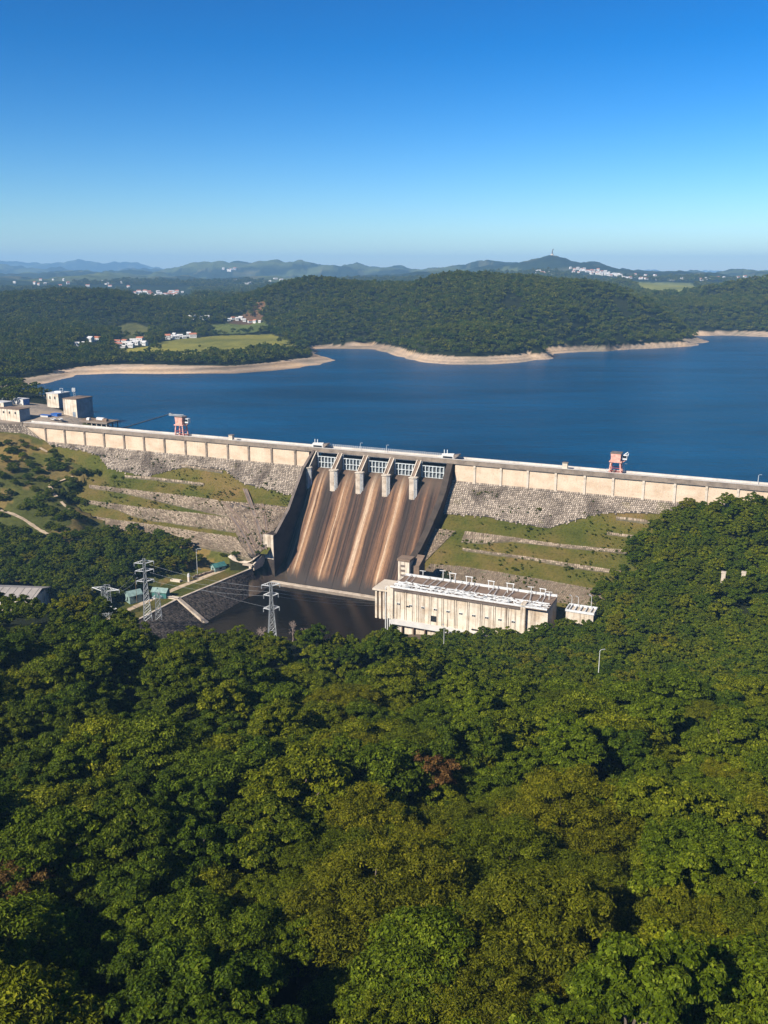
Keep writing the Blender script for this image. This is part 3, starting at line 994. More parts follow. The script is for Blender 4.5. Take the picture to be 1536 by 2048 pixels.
def chute_material(i):
    m, n, b = new_mat('chute_streaks')
    tc = n.nodes.new('ShaderNodeTexCoord')
    sx = n.nodes.new('ShaderNodeSeparateXYZ')
    n.links.new(tc.outputs['Object'], sx.inputs[0])
    # position across the chute, wandering slightly on the way down
    wob = noise(n, coords(n, (0.12, 0.02, 0.05), 'Object', (i * 7.3, 0, 0)), 1.0, 3)
    a = nd(n, 'ShaderNodeMath', operation='MULTIPLY_ADD')
    a.inputs[1].default_value = 1 / 15.0
    a.inputs[2].default_value = -SB[i] / 15.0 - 0.06
    n.links.new(sx.outputs[0], a.inputs[0])
    a2 = nd(n, 'ShaderNodeMath', operation='MULTIPLY_ADD')
    a2.inputs[1].default_value = 0.12
    n.links.new(wob, a2.inputs[0])
    n.links.new(a.outputs[0], a2.inputs[2])
    dk, br, ru, tn, wh = (0.034, 0.023, 0.017), (0.088, 0.050, 0.031), (0.195, 0.106, 0.056), (0.31, 0.185, 0.10), (0.46, 0.345, 0.235)
    pal = [
        [(0.0, br), (0.05, tn), (0.14, ru), (0.2, tn), (0.30, br), (0.38, ru), (0.46, wh), (0.50, ru), (0.60, tn), (0.66, br), (0.78, dk), (1.0, dk)],
        [(0.0, dk), (0.10, br), (0.2, br), (0.32, ru), (0.42, tn), (0.46, wh), (0.50, ru), (0.60, tn), (0.68, br), (0.74, ru), (0.82, dk), (1.0, br)],
        [(0.0, dk), (0.12, br), (0.28, dk), (0.36, ru), (0.43, wh), (0.52, wh), (0.57, ru), (0.66, tn), (0.74, br), (0.85, dk), (1.0, br)],
        [(0.0, dk), (0.12, br), (0.24, ru), (0.30, br), (0.42, ru), (0.48, tn), (0.54, wh), (0.60, tn), (0.70, ru), (0.80, br), (0.9, dk), (1.0, dk)],
        [(0.0, dk), (0.2, br), (0.3, dk), (0.45, br), (0.50, ru), (0.56, br), (0.7, dk), (0.82, br), (1.0, dk)],
    ][i]
    c = ramp(n, pal, a2.outputs[0]).outputs[0]
    st = noise(n, coords(n, (2.9, 0.035, 0.035), 'Object', (i * 3.1, 0, 0)), 1.0, 8, 0.8)
    sm = ramp(n, [(0.30, (0.22, 0.18, 0.16)), (0.43, (0.75, 0.70, 0.66)), (0.55, (1.05, 1.02, 1.0)), (0.70, (1.4, 1.3, 1.18))], st).outputs[0]
    c = mix(n, c, sm, 1.0, 'MULTIPLY')
    s2 = noise(n, coords(n, (1.05, 0.022, 0.022), 'Object', (i * 5.7 + 40, 0, 0)), 1.0, 4, 0.6)
    s2m = ramp(n, [(0.36, (0.30, 0.24, 0.21)), (0.44, (0.9, 0.86, 0.82)), (0.60, (1, 1, 1)), (0.64, (1.25, 1.18, 1.1))], s2).outputs[0]
    c = mix(n, c, s2m, 1.0, 'MULTIPLY')
    fine = noise(n, coords(n, (0.9, 0.5, 0.5)), 1.0, 6, 0.75)
    fm = ramp(n, [(0.3, (0.7, 0.68, 0.66)), (0.55, (1, 1, 1)), (0.75, (1.15, 1.12, 1.08))], fine).outputs[0]
    c = mix(n, c, fm, 1.0, 'MULTIPLY')
    # dark band at the toe, with tongues, and a darker brown crest
    zz = nd(n, 'ShaderNodeMath', operation='MULTIPLY_ADD')
    tongue = noise(n, coords(n, (0.35, 0.05, 0.05), 'Object', (i, 0, 0)), 1.0, 4)
    n.links.new(tongue, zz.inputs[0])
    zz.inputs[1].default_value = -11.0
    n.links.new(sx.outputs[2], zz.inputs[2])
    mr = nd(n, 'ShaderNodeMapRange')
    mr.inputs['From Min'].default_value = -55.5
    mr.inputs['From Max'].default_value = -51.0
    n.links.new(zz.outputs[0], mr.inputs['Value'])
    c = mix(n, (0.035, 0.026, 0.021), c, mr.outputs[0])
    mr2 = nd(n, 'ShaderNodeMapRange')
    mr2.inputs['From Min'].default_value = -9.0
    mr2.inputs['From Max'].default_value = -1.0
    n.links.new(sx.outputs[2], mr2.inputs['Value'])
    k = nd(n, 'ShaderNodeMath', operation='MULTIPLY')
    k.inputs[1].default_value = 0.8
    n.links.new(mr2.outputs[0], k.inputs[0])
    c = mix(n, c, (0.085, 0.06, 0.043), k.outputs[0])
    n.links.new(c, b.inputs['Base Color'])
    b.inputs['Roughness'].default_value = 0.75
    b.inputs['Specular IOR Level'].default_value = 0.25
    bump(n, b, st, 0.12, 0.5)
    return m


for i in range(5):
    mb = MB()
    x0, x1 = SB[i] + 0.12, SB[i + 1] - 0.12
    P = []
    for k in range(13):
        f = k / 12
        row = []
        for t, z in zip(CT, CZv):
            fade = max(0.0, min(1.0, (t - 6) / 10))
            row.append((x0 + (x1 - x0) * f, -t, z + 0.55 * math.sin(math.pi * f) * fade - 0.12 * fade))
        P.append(row)
    mb.grid(P)
    mb.build('chute', chute_material(i), spill, True)
for s in SB[1:-1]:
    mb = MB()
    P = [[(s - 0.13, -t, z - 0.35) for t, z in zip(CT, CZv)], [(s + 0.13, -t, z - 0.35) for t, z in zip(CT, CZv)]]
    mb.grid(P)
    mb.build('joint_seam', M['dark'], spill)
# solid under the chutes
mb = MB()
mb.prism([(-t, z - 0.9) for t, z in zip(CT, CZv)] + [(-43, -62), (5.5, -62), (5.5, -3)], SB[0], SB[-1])
mb.build('spillway_core', M['darkwall'], spill)
# black sheet painting the shade of each open bay above its gate, gates with ribs
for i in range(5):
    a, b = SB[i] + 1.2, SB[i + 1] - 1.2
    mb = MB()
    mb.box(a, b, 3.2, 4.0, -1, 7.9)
    mb.build('bay_shade', M['dark'], spill)
    mb = MB()
    P = []
    for k in range(9):
        an = -0.45 + 0.9 * k / 8
        z = -0.75 + 6.3 * k / 8
        P.append([(a + .05, 0.2 + 0.9 * math.cos(an * 1.6) - 0.9, z), (b - .05, 0.2 + 0.9 * math.cos(an * 1.6) - 0.9, z)])
    mb.grid(P)
    gate = mb.build('gate', M['gate'], spill)
    so = gate.modifiers.new('thick', 'SOLIDIFY')
    so.thickness = 0.25
    n_r = 7
    for k in range(n_r):
        x = a + 0.35 + (b - a - 0.7) * k / (n_r - 1)
        mb = MB()
        mb.box(x - 0.17, x + 0.17, -0.95, -0.12, -0.55, 5.55)
        mb.build('rib', M['gate_rib'], gate)
    for z in (-0.5, 2.4, 5.4):
        mb = MB()
        mb.box(a + .1, b - .1, -1.05, -0.5, z - 0.13, z + 0.13)
        mb.build('crossbar', M['gate_rib'], gate)
    mb = MB()
    mb.box(SB[i] - 0.0, SB[i + 1], -0.35, 0.5, 7.3, 7.7)
    mb.build('deck_beam', M['steel_white'], spill)
    mb = MB()
    mb.bar((a + 0.3, -0.7, 7.4), (a + 0.3, -0.5, 1.2), 0.42)
    mb.build('hanging_strut', M['steel_white'], spill)


def pier(s, w=1.15, first=False):
    p = MB()
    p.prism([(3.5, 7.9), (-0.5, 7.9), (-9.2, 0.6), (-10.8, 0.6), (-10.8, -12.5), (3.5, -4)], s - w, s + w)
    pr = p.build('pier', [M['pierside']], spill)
    q = MB()
    q.add([(s - w, -0.5, 7.91), (s + w, -0.5, 7.91), (s + w, -9.2, 0.61), (s - w, -9.2, 0.61),
           (s - w, -0.45, 8.05), (s + w, -0.45, 8.05), (s + w, -9.15, 0.75), (s - w, -9.15, 0.75)],
          [(0, 1, 5, 4), (4, 5, 6, 7), (1, 2, 6, 5), (2, 3, 7, 6), (3, 0, 4, 7)])
    q.build('ramp', M['rampbrown'], pr)
    for e in (-1, 1):
        q = MB()
        x0, x1 = sorted((s + e * w * 0.72, s + e * (w + 0.12)))
        q.add([(x0, -0.4, 7.9), (x1, -0.4, 7.9), (x1, -9.4, 0.45), (x0, -9.4, 0.45), (x0, -0.4, 8.6), (x1, -0.4, 8.6), (x1, -9.4, 1.15), (x0, -9.4, 1.15)],
              [(0, 1, 5, 4), (4, 5, 6, 7), (1, 2, 6, 5), (2, 3, 7, 6), (3, 0, 4, 7)])
        q.build('curb', M['pale'], pr)
    q = MB()
    q.extrude([(s - w - 0.3, -8.8), (s + w + 0.3, -8.0), (s + w + 2.0, -9.2), (s + w + 1.6, -10.4), (s + w, -11.6), (s - w - 0.3, -11.6)][::-1], 0.62, 1.15)
    q.build('ledge', M['pale'], pr)
    q = MB()
    q.box(s - w - 0.08, s + w + 0.08, -11.15, -10.7, -11.5, 0.62)
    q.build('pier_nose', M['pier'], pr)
    for x, y in ((s + w + 0.35, -11.0), (s + w + 0.8, -10.5), (s + w + 1.25, -10.0), (s + w + 1.4, -9.5)):
        q = MB()
        q.bar((x, y, 0.65), (x, y, float(np.interp(-y, CT, CZv)) - 0.3), 0.26)
        q.build('ledge_post', M['steel_white'], pr)


for s in SB[1:-1]:
    pier(s)
pier(SB[0] - 0.6, 1.3)
# training walls
mb = MB()
TW = [(4, 9.2), (-0.1, 8.6), (-6.5, 5.0), (-13.8, 0.5), (-30, -17.6), (-43.2, -26.8), (-46.4, -27.2), (-46.4, -60), (4, -60)]
mb.prism([(y + 0.0, z) for y, z in TW], 188.9, 190.2)
mb.prism([(-38, -60), (-38, -27.5), (-46.4, -27.5), (-46.4, -60)], 184.6, 188.9)
tw = mb.build('training_wall', M['blackwall'], spill)
mb = MB()
mb.box(184.6, 190.3, -47.0, -46.3, -39.5, -26.9)
mb.build('wall_end_face', M['white_conc'], tw)
mb = MB()
for (y0, z0), (y1, z1) in zip(TW[1:5], TW[2:6]):
    mb.add([(188.8, y0, z0 + .05), (190.3, y0, z0 + .05), (190.3, y1, z1 + .05), (188.8, y1, z1 + .05), (188.8, y0, z0 + .4), (190.3, y0, z0 + .4), (190.3, y1, z1 + .4), (188.8, y1, z1 + .4)],
           [(4, 5, 6, 7), (0, 1, 5, 4), (1, 2, 6, 5), (2, 3, 7, 6), (3, 0, 4, 7)])
mb.build('wall_coping', M['darkwall'], tw)
mb = MB()
TWR = [(4, 9.0), (-0.1, 8.2), (-5, 2.5), (-10, -5.0), (-17, -10.5), (-33, -20.5), (-44, -26), (-58, -30), (-58, -60), (4, -60)]
mb.prism(TWR, 265.7, 268.4)
tw = mb.build('training_wall', M['blackwall'], spill)
mb = MB()
for (y0, z0), (y1, z1) in zip(TWR[1:7], TWR[2:8]):
    mb.add([(265.5, y0, z0 + .05), (268.6, y0, z0 + .05), (268.6, y1, z1 + .05), (265.5, y1, z1 + .05), (265.5, y0, z0 + .5), (268.6, y0, z0 + .5), (268.6, y1, z1 + .5), (265.5, y1, z1 + .5)],
           [(4, 5, 6, 7), (0, 1, 5, 4), (1, 2, 6, 5), (2, 3, 7, 6), (3, 0, 4, 7)])
mb.build('wall_coping', M['blackwall'], tw)
# sill across the pool
mb = MB()
mb.box(187.5, 266, -50.2, -48.0, -60, -50.6)
sl = mb.build('end_sill', M['pierside'], spill)
mb = MB()
mb.box(187.5, 266, -50.35, -47.9, -50.6, -50.25)
mb.build('sill_coping', M['pier'], sl)
# railing on the deck above the gates
mb = MB()
for z in (0.55, 1.1):
    mb.tube([(186, 5.6, 10.1 + z), (270, 5.6, 10.1 + z)], 0.05, 4)
x = 186.0
while x < 270.1:
    mb.bar((x, 5.6, 10.1), (x, 5.6, 11.3), 0.11)
    x += 1.2
mb.build('deck_railing', M['steel_white'], spill)
# curved apron on the left bank and its pillar
apron = dam_thing('spoon_apron', 'small curved concrete apron beside the foot of the left spillway wall', 'apron', 178, 50, -40)
mb = MB()
P = []
for i in range(9):
    f = i / 8
    P.append([(-8 + 14.5 * f, -6.5 + 8 * g - (1 - f) * 1.0, 2.6 * (abs(2 * f - 1) ** 2.2) + 0.9 * g - 0.3) for g in (0, 0.33, 0.66, 1)])
mb.grid(P)
o = mb.build('bowl', M['pier'], apron, True)
o.modifiers.new('thick', 'SOLIDIFY').thickness = 0.5
for i, x in enumerate((-8.6, 6.6)):
    mb = MB()
    mb.prism([(3.2, -3), (-7.2, -3), (-7.2, 0.3), (3.2, 3.2)], x - 0.4, x + 0.4)
    mb.build('side_wall', M['pier'], apron)
mb = MB()
mb.box(4.6, 6.0, -8.2, -7.0, -13, -0.6)
mb.build('pillar', M['white_conc'], apron)
mb = MB()
mb.box(1.0, 6.6, -8.4, -6.5, -0.6, 0.1)
mb.build('lip', M['pier'], apron)


# ------------------------------------------------------------------ stone terraces on both slopes
def strip_pts(poly, k):
    """k points along a picture polyline, carried onto the slope"""
    poly = np.array(poly, float)
    L = np.concatenate([[0], np.cumsum(np.hypot(*np.diff(poly, axis=0).T))])
    out = []
    for f in np.linspace(0, L[-1], k):
        out.append(on_slope(np.interp(f, L, poly[:, 0]), np.interp(f, L, poly[:, 1])))
    return np.array(out)


def terrace(top, bot, label, size=1.0, mat='stone_pale', bedm='mortar_pale', proud=0.75, hi=1.0, name='terrace_wall'):
    K = 24
    a, b = strip_pts(top, K), strip_pts(bot, K)
    u = np.linspace(0, 1, K)
    root = dam_thing(name, label, 'wall', float(a[0, 0]), float(a[0, 1]), float(prof(a[0, 1])), 'stone terrace walls on the dam slopes')
    o0 = np.array([a[0, 0], -a[0, 1], float(prof(a[0, 1]))])

    def Pt(uu, v):
        uu = min(1, max(0, uu))
        s = np.interp(uu, u, a[:, 0]) * (1 - v) + np.interp(uu, u, b[:, 0]) * v
        t = np.interp(uu, u, a[:, 1]) * (1 - v) + np.interp(uu, u, b[:, 1]) * v
        return (s - o0[0], -t - o0[1], float(prof(t)) + proud * (1 - 0.45 * v) - o0[2])

    Ls = float(np.hypot(*(a[-1] - a[0])))
    Lt = float(np.mean(np.hypot(*(b - a).T))) * 1.15
    mb = MB()
    P = [[Pt(i / K, j / 4) for j in range(5)] for i in range(K + 1)]
    low = [[(p[0], p[1], p[2] - 1.6)] for p in (r[0] for r in P)]
    mb.grid([[l[0]] + r + [(r[-1][0], r[-1][1], r[-1][2] - 1.6)] for l, r in zip(low, P)])
    mb.build('stone_bed', M[bedm], root)
    mb = MB()
    stones(mb, Pt, max(4, int(Ls / size)), max(1, int(round(Lt / size))), 0.08, 0.3, 0.07, 0.0, hi, skip=lambda uu, v: random.random() < .03 + (.12 if v > .7 or v < .12 else 0))
    o = mb.build('wall_stones', M[mat], root, False, True)
    o['kind'] = 'stuff'


terrace([(250, 953), (300, 956), (360, 963), (408, 969)], [(250, 956), (300, 960), (360, 967), (408, 973)], 'thin upper line of pale stones on the left slope, topmost of the left terraces', 1.0)
terrace([(178, 972), (250, 980), (300, 986), (380, 995), (436, 1003)], [(178, 977), (250, 988), (318, 1004), (390, 1021), (458, 1036)], 'second stone terrace down the left slope, widening towards the spillway')
terrace([(176, 1003), (250, 1013), (300, 1019), (400, 1030), (458, 1038)], [(176, 1008), (235, 1021), (260, 1032), (300, 1042), (400, 1056), (470, 1066)], 'third stone terrace down the left slope, above the wooded valley')
terrace([(172, 1033), (215, 1040), (300, 1051), (400, 1067), (472, 1077)], [(205, 1050), (270, 1068), (300, 1080), (380, 1092), (460, 1106), (505, 1122)], 'lowest and broadest stone terrace on the left slope')
terrace([(440, 1004), (470, 1005), (505, 1008), (545, 1012), (583, 1016)], [(490, 1105), (502, 1110), (515, 1108), (528, 1100), (537, 1078)], 'fan of stone pitching narrowing down to the foot of the spillway wall', 1.1, 'stone_pale', 'mortar', 0.35, 0.8, 'stone_fan')
terrace([(362, 931), (400, 937), (445, 944)], [(362, 934), (400, 940), (445, 947)], 'short pale stone line under the pitching in the middle of the left slope', 0.9)
terrace([(930, 1065), (1010, 1075), (1100, 1089), (1200, 1099), (1268, 1104)], [(922, 1086), (965, 1089), (1020, 1084), (1100, 1094), (1200, 1104), (1268, 1109)], 'second stone terrace on the right slope, thick at its spillway end')
terrace([(925, 1099), (1000, 1109), (1070, 1119), (1140, 1130), (1242, 1145)], [(925, 1102), (1000, 1113), (1070, 1123), (1140, 1136), (1242, 1151)], 'third stone terrace on the right slope above the powerhouse')
terrace([(860, 1129), (930, 1135), (1000, 1146), (1100, 1163), (1215, 1184)], [(838, 1160), (930, 1178), (1000, 1190), (1100, 1205), (1225, 1216)], 'lowest stone slope on the right, directly behind the powerhouse roof', 0.9, 'stone_pale', 'mortar_pale', 0.3, 0.35)
terrace([(1232, 1036), (1270, 1040), (1312, 1046)], [(1232, 1040), (1270, 1044), (1312, 1050)], 'short pale stone line at the wood edge, topmost of the right terraces', 0.9)
terrace([(1214, 1067), (1260, 1073), (1302, 1078)], [(1214, 1070), (1260, 1077), (1302, 1082)], 'short stone line beside the wood on the right slope, below the topmost', 0.9)
terrace([(862, 1058), (890, 1060), (912, 1064)], [(800, 1142), (818, 1142), (834, 1140)], 'steep tongue of stone pitching beside the right spillway wall', 1.0, 'stone_pale', 'mortar_pale', 0.3, 0.55, 'stone_fan')


def gully(pts, w, label):
    """raised stone drain running down the fan"""
    st = [on_slope(*p) for p in pts]
    root = dam_thing('drain_channel', label, 'drain', st[0][0], st[0][1], float(prof(st[0][1])), 'stone drains fanning down to the spillway foot')
    mb = MB()
    for side in (-1, 1):
        for (s0, t0), (s1, t1) in zip(st[:-1], st[1:]):
            q = lambda s, t, dz, e: (s - st[0][0] + e, -(t - st[0][1]), float(prof(t)) + dz - float(prof(st[0][1])))
            e0, e1 = sorted((side * w, side * (w - 0.5)))
            mb.add([q(s0, t0, 0, e0), q(s0, t0, 0, e1), q(s1, t1, 0, e1), q(s1, t1, 0, e0), q(s0, t0, .85, e0), q(s0, t0, .85, e1), q(s1, t1, .85, e1), q(s1, t1, .85, e0)],
                   [(4, 5, 6, 7), (0, 1, 5, 4), (1, 2, 6, 5), (2, 3, 7, 6), (3, 0, 4, 7)])
    mb.build('drain_kerb', M['rampbrown'], root)
    mb = MB()
    P = []
    for s, t in st:
        P.append([(s - st[0][0] - w + .5, -(t - st[0][1]), float(prof(t)) + 0.65 - float(prof(st[0][1]))), (s - st[0][0] + w - .5, -(t - st[0][1]), float(prof(t)) + 0.65 - float(prof(st[0][1])))])
    mb.grid(P)
    mb.build('drain_bed', M['darkwall'], root)


gully([(490, 980), (505, 1020), (520, 1065), (529, 1100)], 1.4, 'longest dark stone drain down the middle of the fan')
gully([(462, 1034), (480, 1060), (497, 1090), (507, 1110)], 1.3, 'leftmost short stone drain on the fan by the lowest terrace')
gully([(445, 1005), (475, 1035), (497, 1068), (512, 1098)], 0.9, 'slanting stone drain starting at the second left terrace end')
gully([(524, 1010), (530, 1040), (535, 1075)], 0.9, 'short stone drain nearest the spillway wall')


# ------------------------------------------------------------------ things on the crest
def crane(s, t, label, w, h, jib):
    r = dam_thing('gantry_crane', label, 'crane', s, t, 9.25, 'faded red gantry cranes on the dam crest')
    legs_h = h * 0.55
    for sx in (-1, 1):
        for sy in (-1, 1):
            mb = MB()
            mb.tube([(sx * w * 0.55, sy * w * 0.42, 0), (sx * w * 0.42, sy * w * 0.36, legs_h)], 0.42, 4)
            mb.build('leg', M['pink'], r)
    mb = MB()
    for sx in (-1, 1):
        mb.bar((sx * w * 0.52, -w * 0.4, 0.8), (sx * w * 0.52, w * 0.4, 0.8), 0.35)
        mb.bar((sx * w * 0.50, -w * 0.4, 1.0), (sx * w * 0.45, w * 0.38, legs_h * 0.8), 0.22)
    for sy in (-1, 1):
        mb.bar((-w * 0.5, sy * w * 0.4, legs_h * 0.5), (w * 0.5, sy * w * 0.4, legs_h * 0.5), 0.25)
        mb.bar((-w * 0.52, sy * w * 0.41, 0.6), (w * 0.52, sy * w * 0.41, 0.6), 0.3)
    mb.build('brace', M['red'], r)
    mb = MB()
    mb.box(-w * 0.58, w * 0.58, -w * 0.5, w * 0.5, legs_h, legs_h + 0.6)
    mb.build('platform', M['pink'], r)
    mb = MB()
    mb.add([(-w * .42, -w * .4, legs_h + .6), (w * .42, -w * .4, legs_h + .6), (w * .42, w * .4, legs_h + .6), (-w * .42, w * .4, legs_h + .6),
            (-w * .47, -w * .44, h - .3), (w * .47, -w * .44, h - .3), (w * .47, w * .44, h - .3), (-w * .47, w * .44, h - .3)],
           [(0, 1, 5, 4), (1, 2, 6, 5), (2, 3, 7, 6), (3, 0, 4, 7), (4, 5, 6, 7)])
    mb.build('machine_house', M['pink'], r)
    mb = MB()
    mb.box(-w * .52, w * .52, -w * .48, w * .48, h - .3, h)
    mb.build('roof', M['roofdark'], r)
    mb = MB()
    mb.box(w * 0.55, w * 0.98, -w * 0.1, w * 0.35, h * 0.68, h * 0.9)
    cb = mb.build('cab', M['steel_white'], r)
    mb = MB()
    mb.box(w * 0.6, w * 0.93, -w * 0.13, -w * 0.1, h * 0.76, h * 0.87)
    mb.build('cab_window', M['glass'], cb)
    mb = MB()
    mb.bar((w * .5, 0, h * .7), (w * .98, .2, h * .68), 0.3)
    mb.bar((w * .5, 0, h * .5), (w * .9, .2, h * .66), 0.25)
    mb.build('cab_bracket', M['pink'], r)
    mb = MB()
    for z in (0.9, 1.7):
        mb.bar((-w * .85, -w * .3, z), (-w * .85, w * .3, z), 0.1)
        mb.bar((-w * .85, -w * .3, z), (-w * .5, -w * .3, z + .3), 0.1)
    for y in (-.3, .3):
        mb.bar((-w * .85, w * y, 0), (-w * .85, w * y, 1.7), 0.1)
    mb.build('access_rail', M['steel_white'], r)
    if jib:
        mb = MB()
        for y in (-0.5, 0.5):
            mb.bar((-w * 1.2, y, h + .7), (w * .3, y, h + .9), 0.2)
            mb.bar((-w * 1.2, y, h + .1), (w * .3, y, h + .1), 0.2)
            for k in range(7):
                x = -w * 1.2 + k * w * 0.25
                mb.bar((x, y, h + (.1 if k % 2 else .75)), (x + w * .25, y, h + (.8 if k % 2 else .1)), 0.12)
        mb.box(-w * 1.45, -w * 1.15, -.6, .6, h - .1, h + 1.3)
        mb.build('jib', M['steel_grey'], r)
    else:
        mb = MB()
        mb.bar((w * .7, .3, h * .9), (w * 1.02, .4, h * 1.03), 0.35)
        mb.bar((w * .95, .3, h * .72), (w * 1.08, .4, h * .98), 0.3)
        mb.build('hoist_arm', M['steel_white'], r)


def stpix(px, py, z):
    P = atZ(px, py, z)
    return to_st(P)


def on_t(px, py, t):
    """distance along the crest where a sight line meets the upright plane t metres downstream of it"""
    d = ray(px, py)
    o = DAM_A + DN * t
    P = EYE + d * (((o - EYE) @ DN) / (d @ DN))
    return to_st(P)


s_, t_ = on_t(363, 862, -3.0)
crane(s_, -3.0, 'faded red gantry crane with lattice jib and dark shaded side on the left wing', 5.4, 11.5, True)
s_, t_ = on_t(1231, 944, -3.0)
crane(s_, -3.0, 'faded pink red gantry crane with white cab on the right wing of the dam', 5.0, 10.0, False)


def hoist_house(s, label):
    r = dam_thing('hoist_house', label, 'hut', s, -3.0, 9.25, 'white hoist houses at the ends of the gates')
    mb = MB()
    P = []
    for i in range(7):
        f = i / 6
        w = 1.9 - 0.5 * f * f
        P.append([(-3.2 + 6.4 * f, -w, 0), (-3.2 + 6.4 * f, -w * .95, 1.9 + .5 * f), (-3.2 + 6.4 * f, 0, 2.6 + .4 * f), (-3.2 + 6.4 * f, w * .95, 1.9 + .5 * f), (-3.2 + 6.4 * f, w, 0)])
    mb.grid(P)
    mb.add([P[0][k] for k in range(5)], [(0, 1, 2, 3, 4)])
    mb.build('shell', M['white'], r)
    mb = MB()
    mb.add([(3.2, -1.4, 0.2), (3.2, 1.4, 0.2), (3.2, 1.4, 2.5), (3.2, -1.4, 2.5), (6.0, -1.6, 2.2), (6.0, 1.6, 2.2), (6.2, 1.6, 2.9), (6.2, -1.6, 2.9)],
           [(0, 1, 5, 4), (1, 2, 6, 5), (2, 3, 7, 6), (3, 0, 4, 7), (4, 5, 6, 7)])
    mb.build('dark_hood', M['roofdark'], r)
    mb = MB()
    mb.box(-2.2, 2.6, -1.95, -1.75, 0.7, 1.6)
    mb.build('window', M['glass'], r)
    for x in (-2.2, -0.6):
        mb = MB()
        mb.bar((x, 0, 2.4), (x, 0, 4.6), 0.3)
        mb.build('vent_pipe', M['steel_white'], r)


s_, t_ = on_t(634, 889, -3.0)
hoist_house(s_ + 1, 'white hoist house with dark hood at the left end of the gates')
s_, t_ = on_t(893, 914, -3.0)
hoist_house(s_ + 1, 'white hoist house with dark hood at the right end of the gates')
for px, py, lab in ((462, 874, 'small grey concrete kiosk on the left wing crest'), (1130, 935, 'small grey concrete kiosk on the right wing crest')):
    s_, t_ = on_t(px, py, -0.2)
    r = dam_thing('kiosk', lab, 'kiosk', s_, -0.2, 10.16)
    mb = MB()
    mb.box(-1.2, 1.2, -0.7, 1.4, 0, 2.5)
    mb.build('wall', M['pale'], r)
    mb = MB()
    mb.box(-1.35, 1.35, -0.85, 1.55, 2.5, 2.75)
    mb.build('roof', M['parapet'], r)
    mb = MB()
    mb.box(-0.4, 0.4, 1.4, 1.46, 0, 1.9)
    mb.build('door', M['steel_grey'], r)


def lamp(loc, rz, h, label, group, arm=1.2, mat='steel_white', name='lamp_post'):
    r = thing(name, label, 'lamp', loc, rz, group)
    mb = MB()
    mb.tube([(0, 0, 0), (0, 0, h)], 0.13, 6, 0.08)
    mb.build('pole', M[mat], r)
    mb = MB()
    mb.tube([(0, 0, h - .1), (arm * 0.5, 0, h + .25), (arm, 0, h + .3)], 0.07, 5)
    mb.build('arm', M[mat], r)
    mb = MB()
    mb.box(arm - .1, arm + .75, -.2, .2, h + .2, h + .42)
    mb.build('lamp_head', M['steel_grey'], r)
    return r


for px, py, lab in ((735, 895, 'slim white lamp post on the deck above the gates, left of the pair'), (785, 900, 'slim white lamp post on the deck above the gates, right of the pair')):
    s_, t_ = stpix(px, py, 9.25)
    lamp(D(s_, -5.2, 9.25), DROT, 3.8, lab, 'lamp posts on the dam crest', 0.6)
s_, t_ = stpix(1248, 945, 9.25)
lamp(D(s_, -5, 9.25), DROT, 4.2, 'slim white lamp post beside the right gantry crane', 'lamp posts on the dam crest', 0.6)
s_, t_ = stpix(1516, 966, 9.25)
lamp(D(s_, -5, 9.25), DROT, 4.2, 'slim white lamp post near the right end of the crest', 'lamp posts on the dam crest', 0.6)


# ------------------------------------------------------------------ yard, buildings and quay upstream of the left end
def block(px, py, z, w, d, h, label, name, cat, mats, roof=0.35, rz=DROT, wins=0, over=0.25, door=False, doorx=0.3):
    """flat roofed building; its near corner between the lit and the shaded face stands at the picture point"""
    P = atZ(px, py, z)
    r = thing(name, label, cat, P, rz)
    mb = MB()
    mb.cur = 0
    mb.box(-w, 0, 0, d, -1.5, h)
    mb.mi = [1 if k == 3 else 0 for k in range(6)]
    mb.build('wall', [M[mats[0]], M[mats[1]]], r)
    mb = MB()
    mb.box(-w - over, over, -over, d + over, h, h + roof)
    rf = mb.build('roof', M[mats[2]], r)
    for k in range(wins):
        x = -w + w * (k + 0.7) / (wins + 0.4)
        mb = MB()
        mb.box(x - .6, x + .6, -0.06, 0.02, h * 0.55, h * 0.78)
        mb.build('window', M['glass'], r)
    if door:
        mb = MB()
        mb.box(-w * doorx - 1.2, -w * doorx + 1.2, -0.07, 0.02, 0, min(3.2, h * .6))
        mb.build('door', M['bluegrey'], r)
    return r


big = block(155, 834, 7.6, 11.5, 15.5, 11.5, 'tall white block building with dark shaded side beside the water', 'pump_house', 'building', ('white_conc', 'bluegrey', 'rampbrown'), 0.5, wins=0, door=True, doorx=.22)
mb = MB()
for k in range(6):
    mb.box(-0.02, 0.10, 1.2 + k * 2.4, 1.5 + k * 2.4, 0.4, 11.3)
mb.build('side_rib', M['bluegrey'], big)
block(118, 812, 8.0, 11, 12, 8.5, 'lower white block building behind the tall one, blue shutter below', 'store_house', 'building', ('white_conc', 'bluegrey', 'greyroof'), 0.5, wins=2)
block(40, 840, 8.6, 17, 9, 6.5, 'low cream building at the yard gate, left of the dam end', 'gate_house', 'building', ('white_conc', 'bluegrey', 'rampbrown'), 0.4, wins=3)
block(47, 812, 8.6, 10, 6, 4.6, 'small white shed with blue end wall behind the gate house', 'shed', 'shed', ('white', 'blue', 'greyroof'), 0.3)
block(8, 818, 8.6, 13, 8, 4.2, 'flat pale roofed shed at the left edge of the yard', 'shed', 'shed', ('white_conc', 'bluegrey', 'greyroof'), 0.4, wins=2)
block(115, 836, 7.8, 5.5, 4, 2.6, 'blue covered container against the tall white building', 'container', 'container', ('blue', 'blue', 'blue'), 0.12)
block(96, 838, 7.8, 7.5, 3.5, 2.2, 'white and blue container between the gate house and the tall building', 'container', 'container', ('white', 'blue', 'blue'), 0.12)
# small structures on the building roofs
P = atZ(130, 795, 0)
Pb = atZ(155, 834, 7.6)


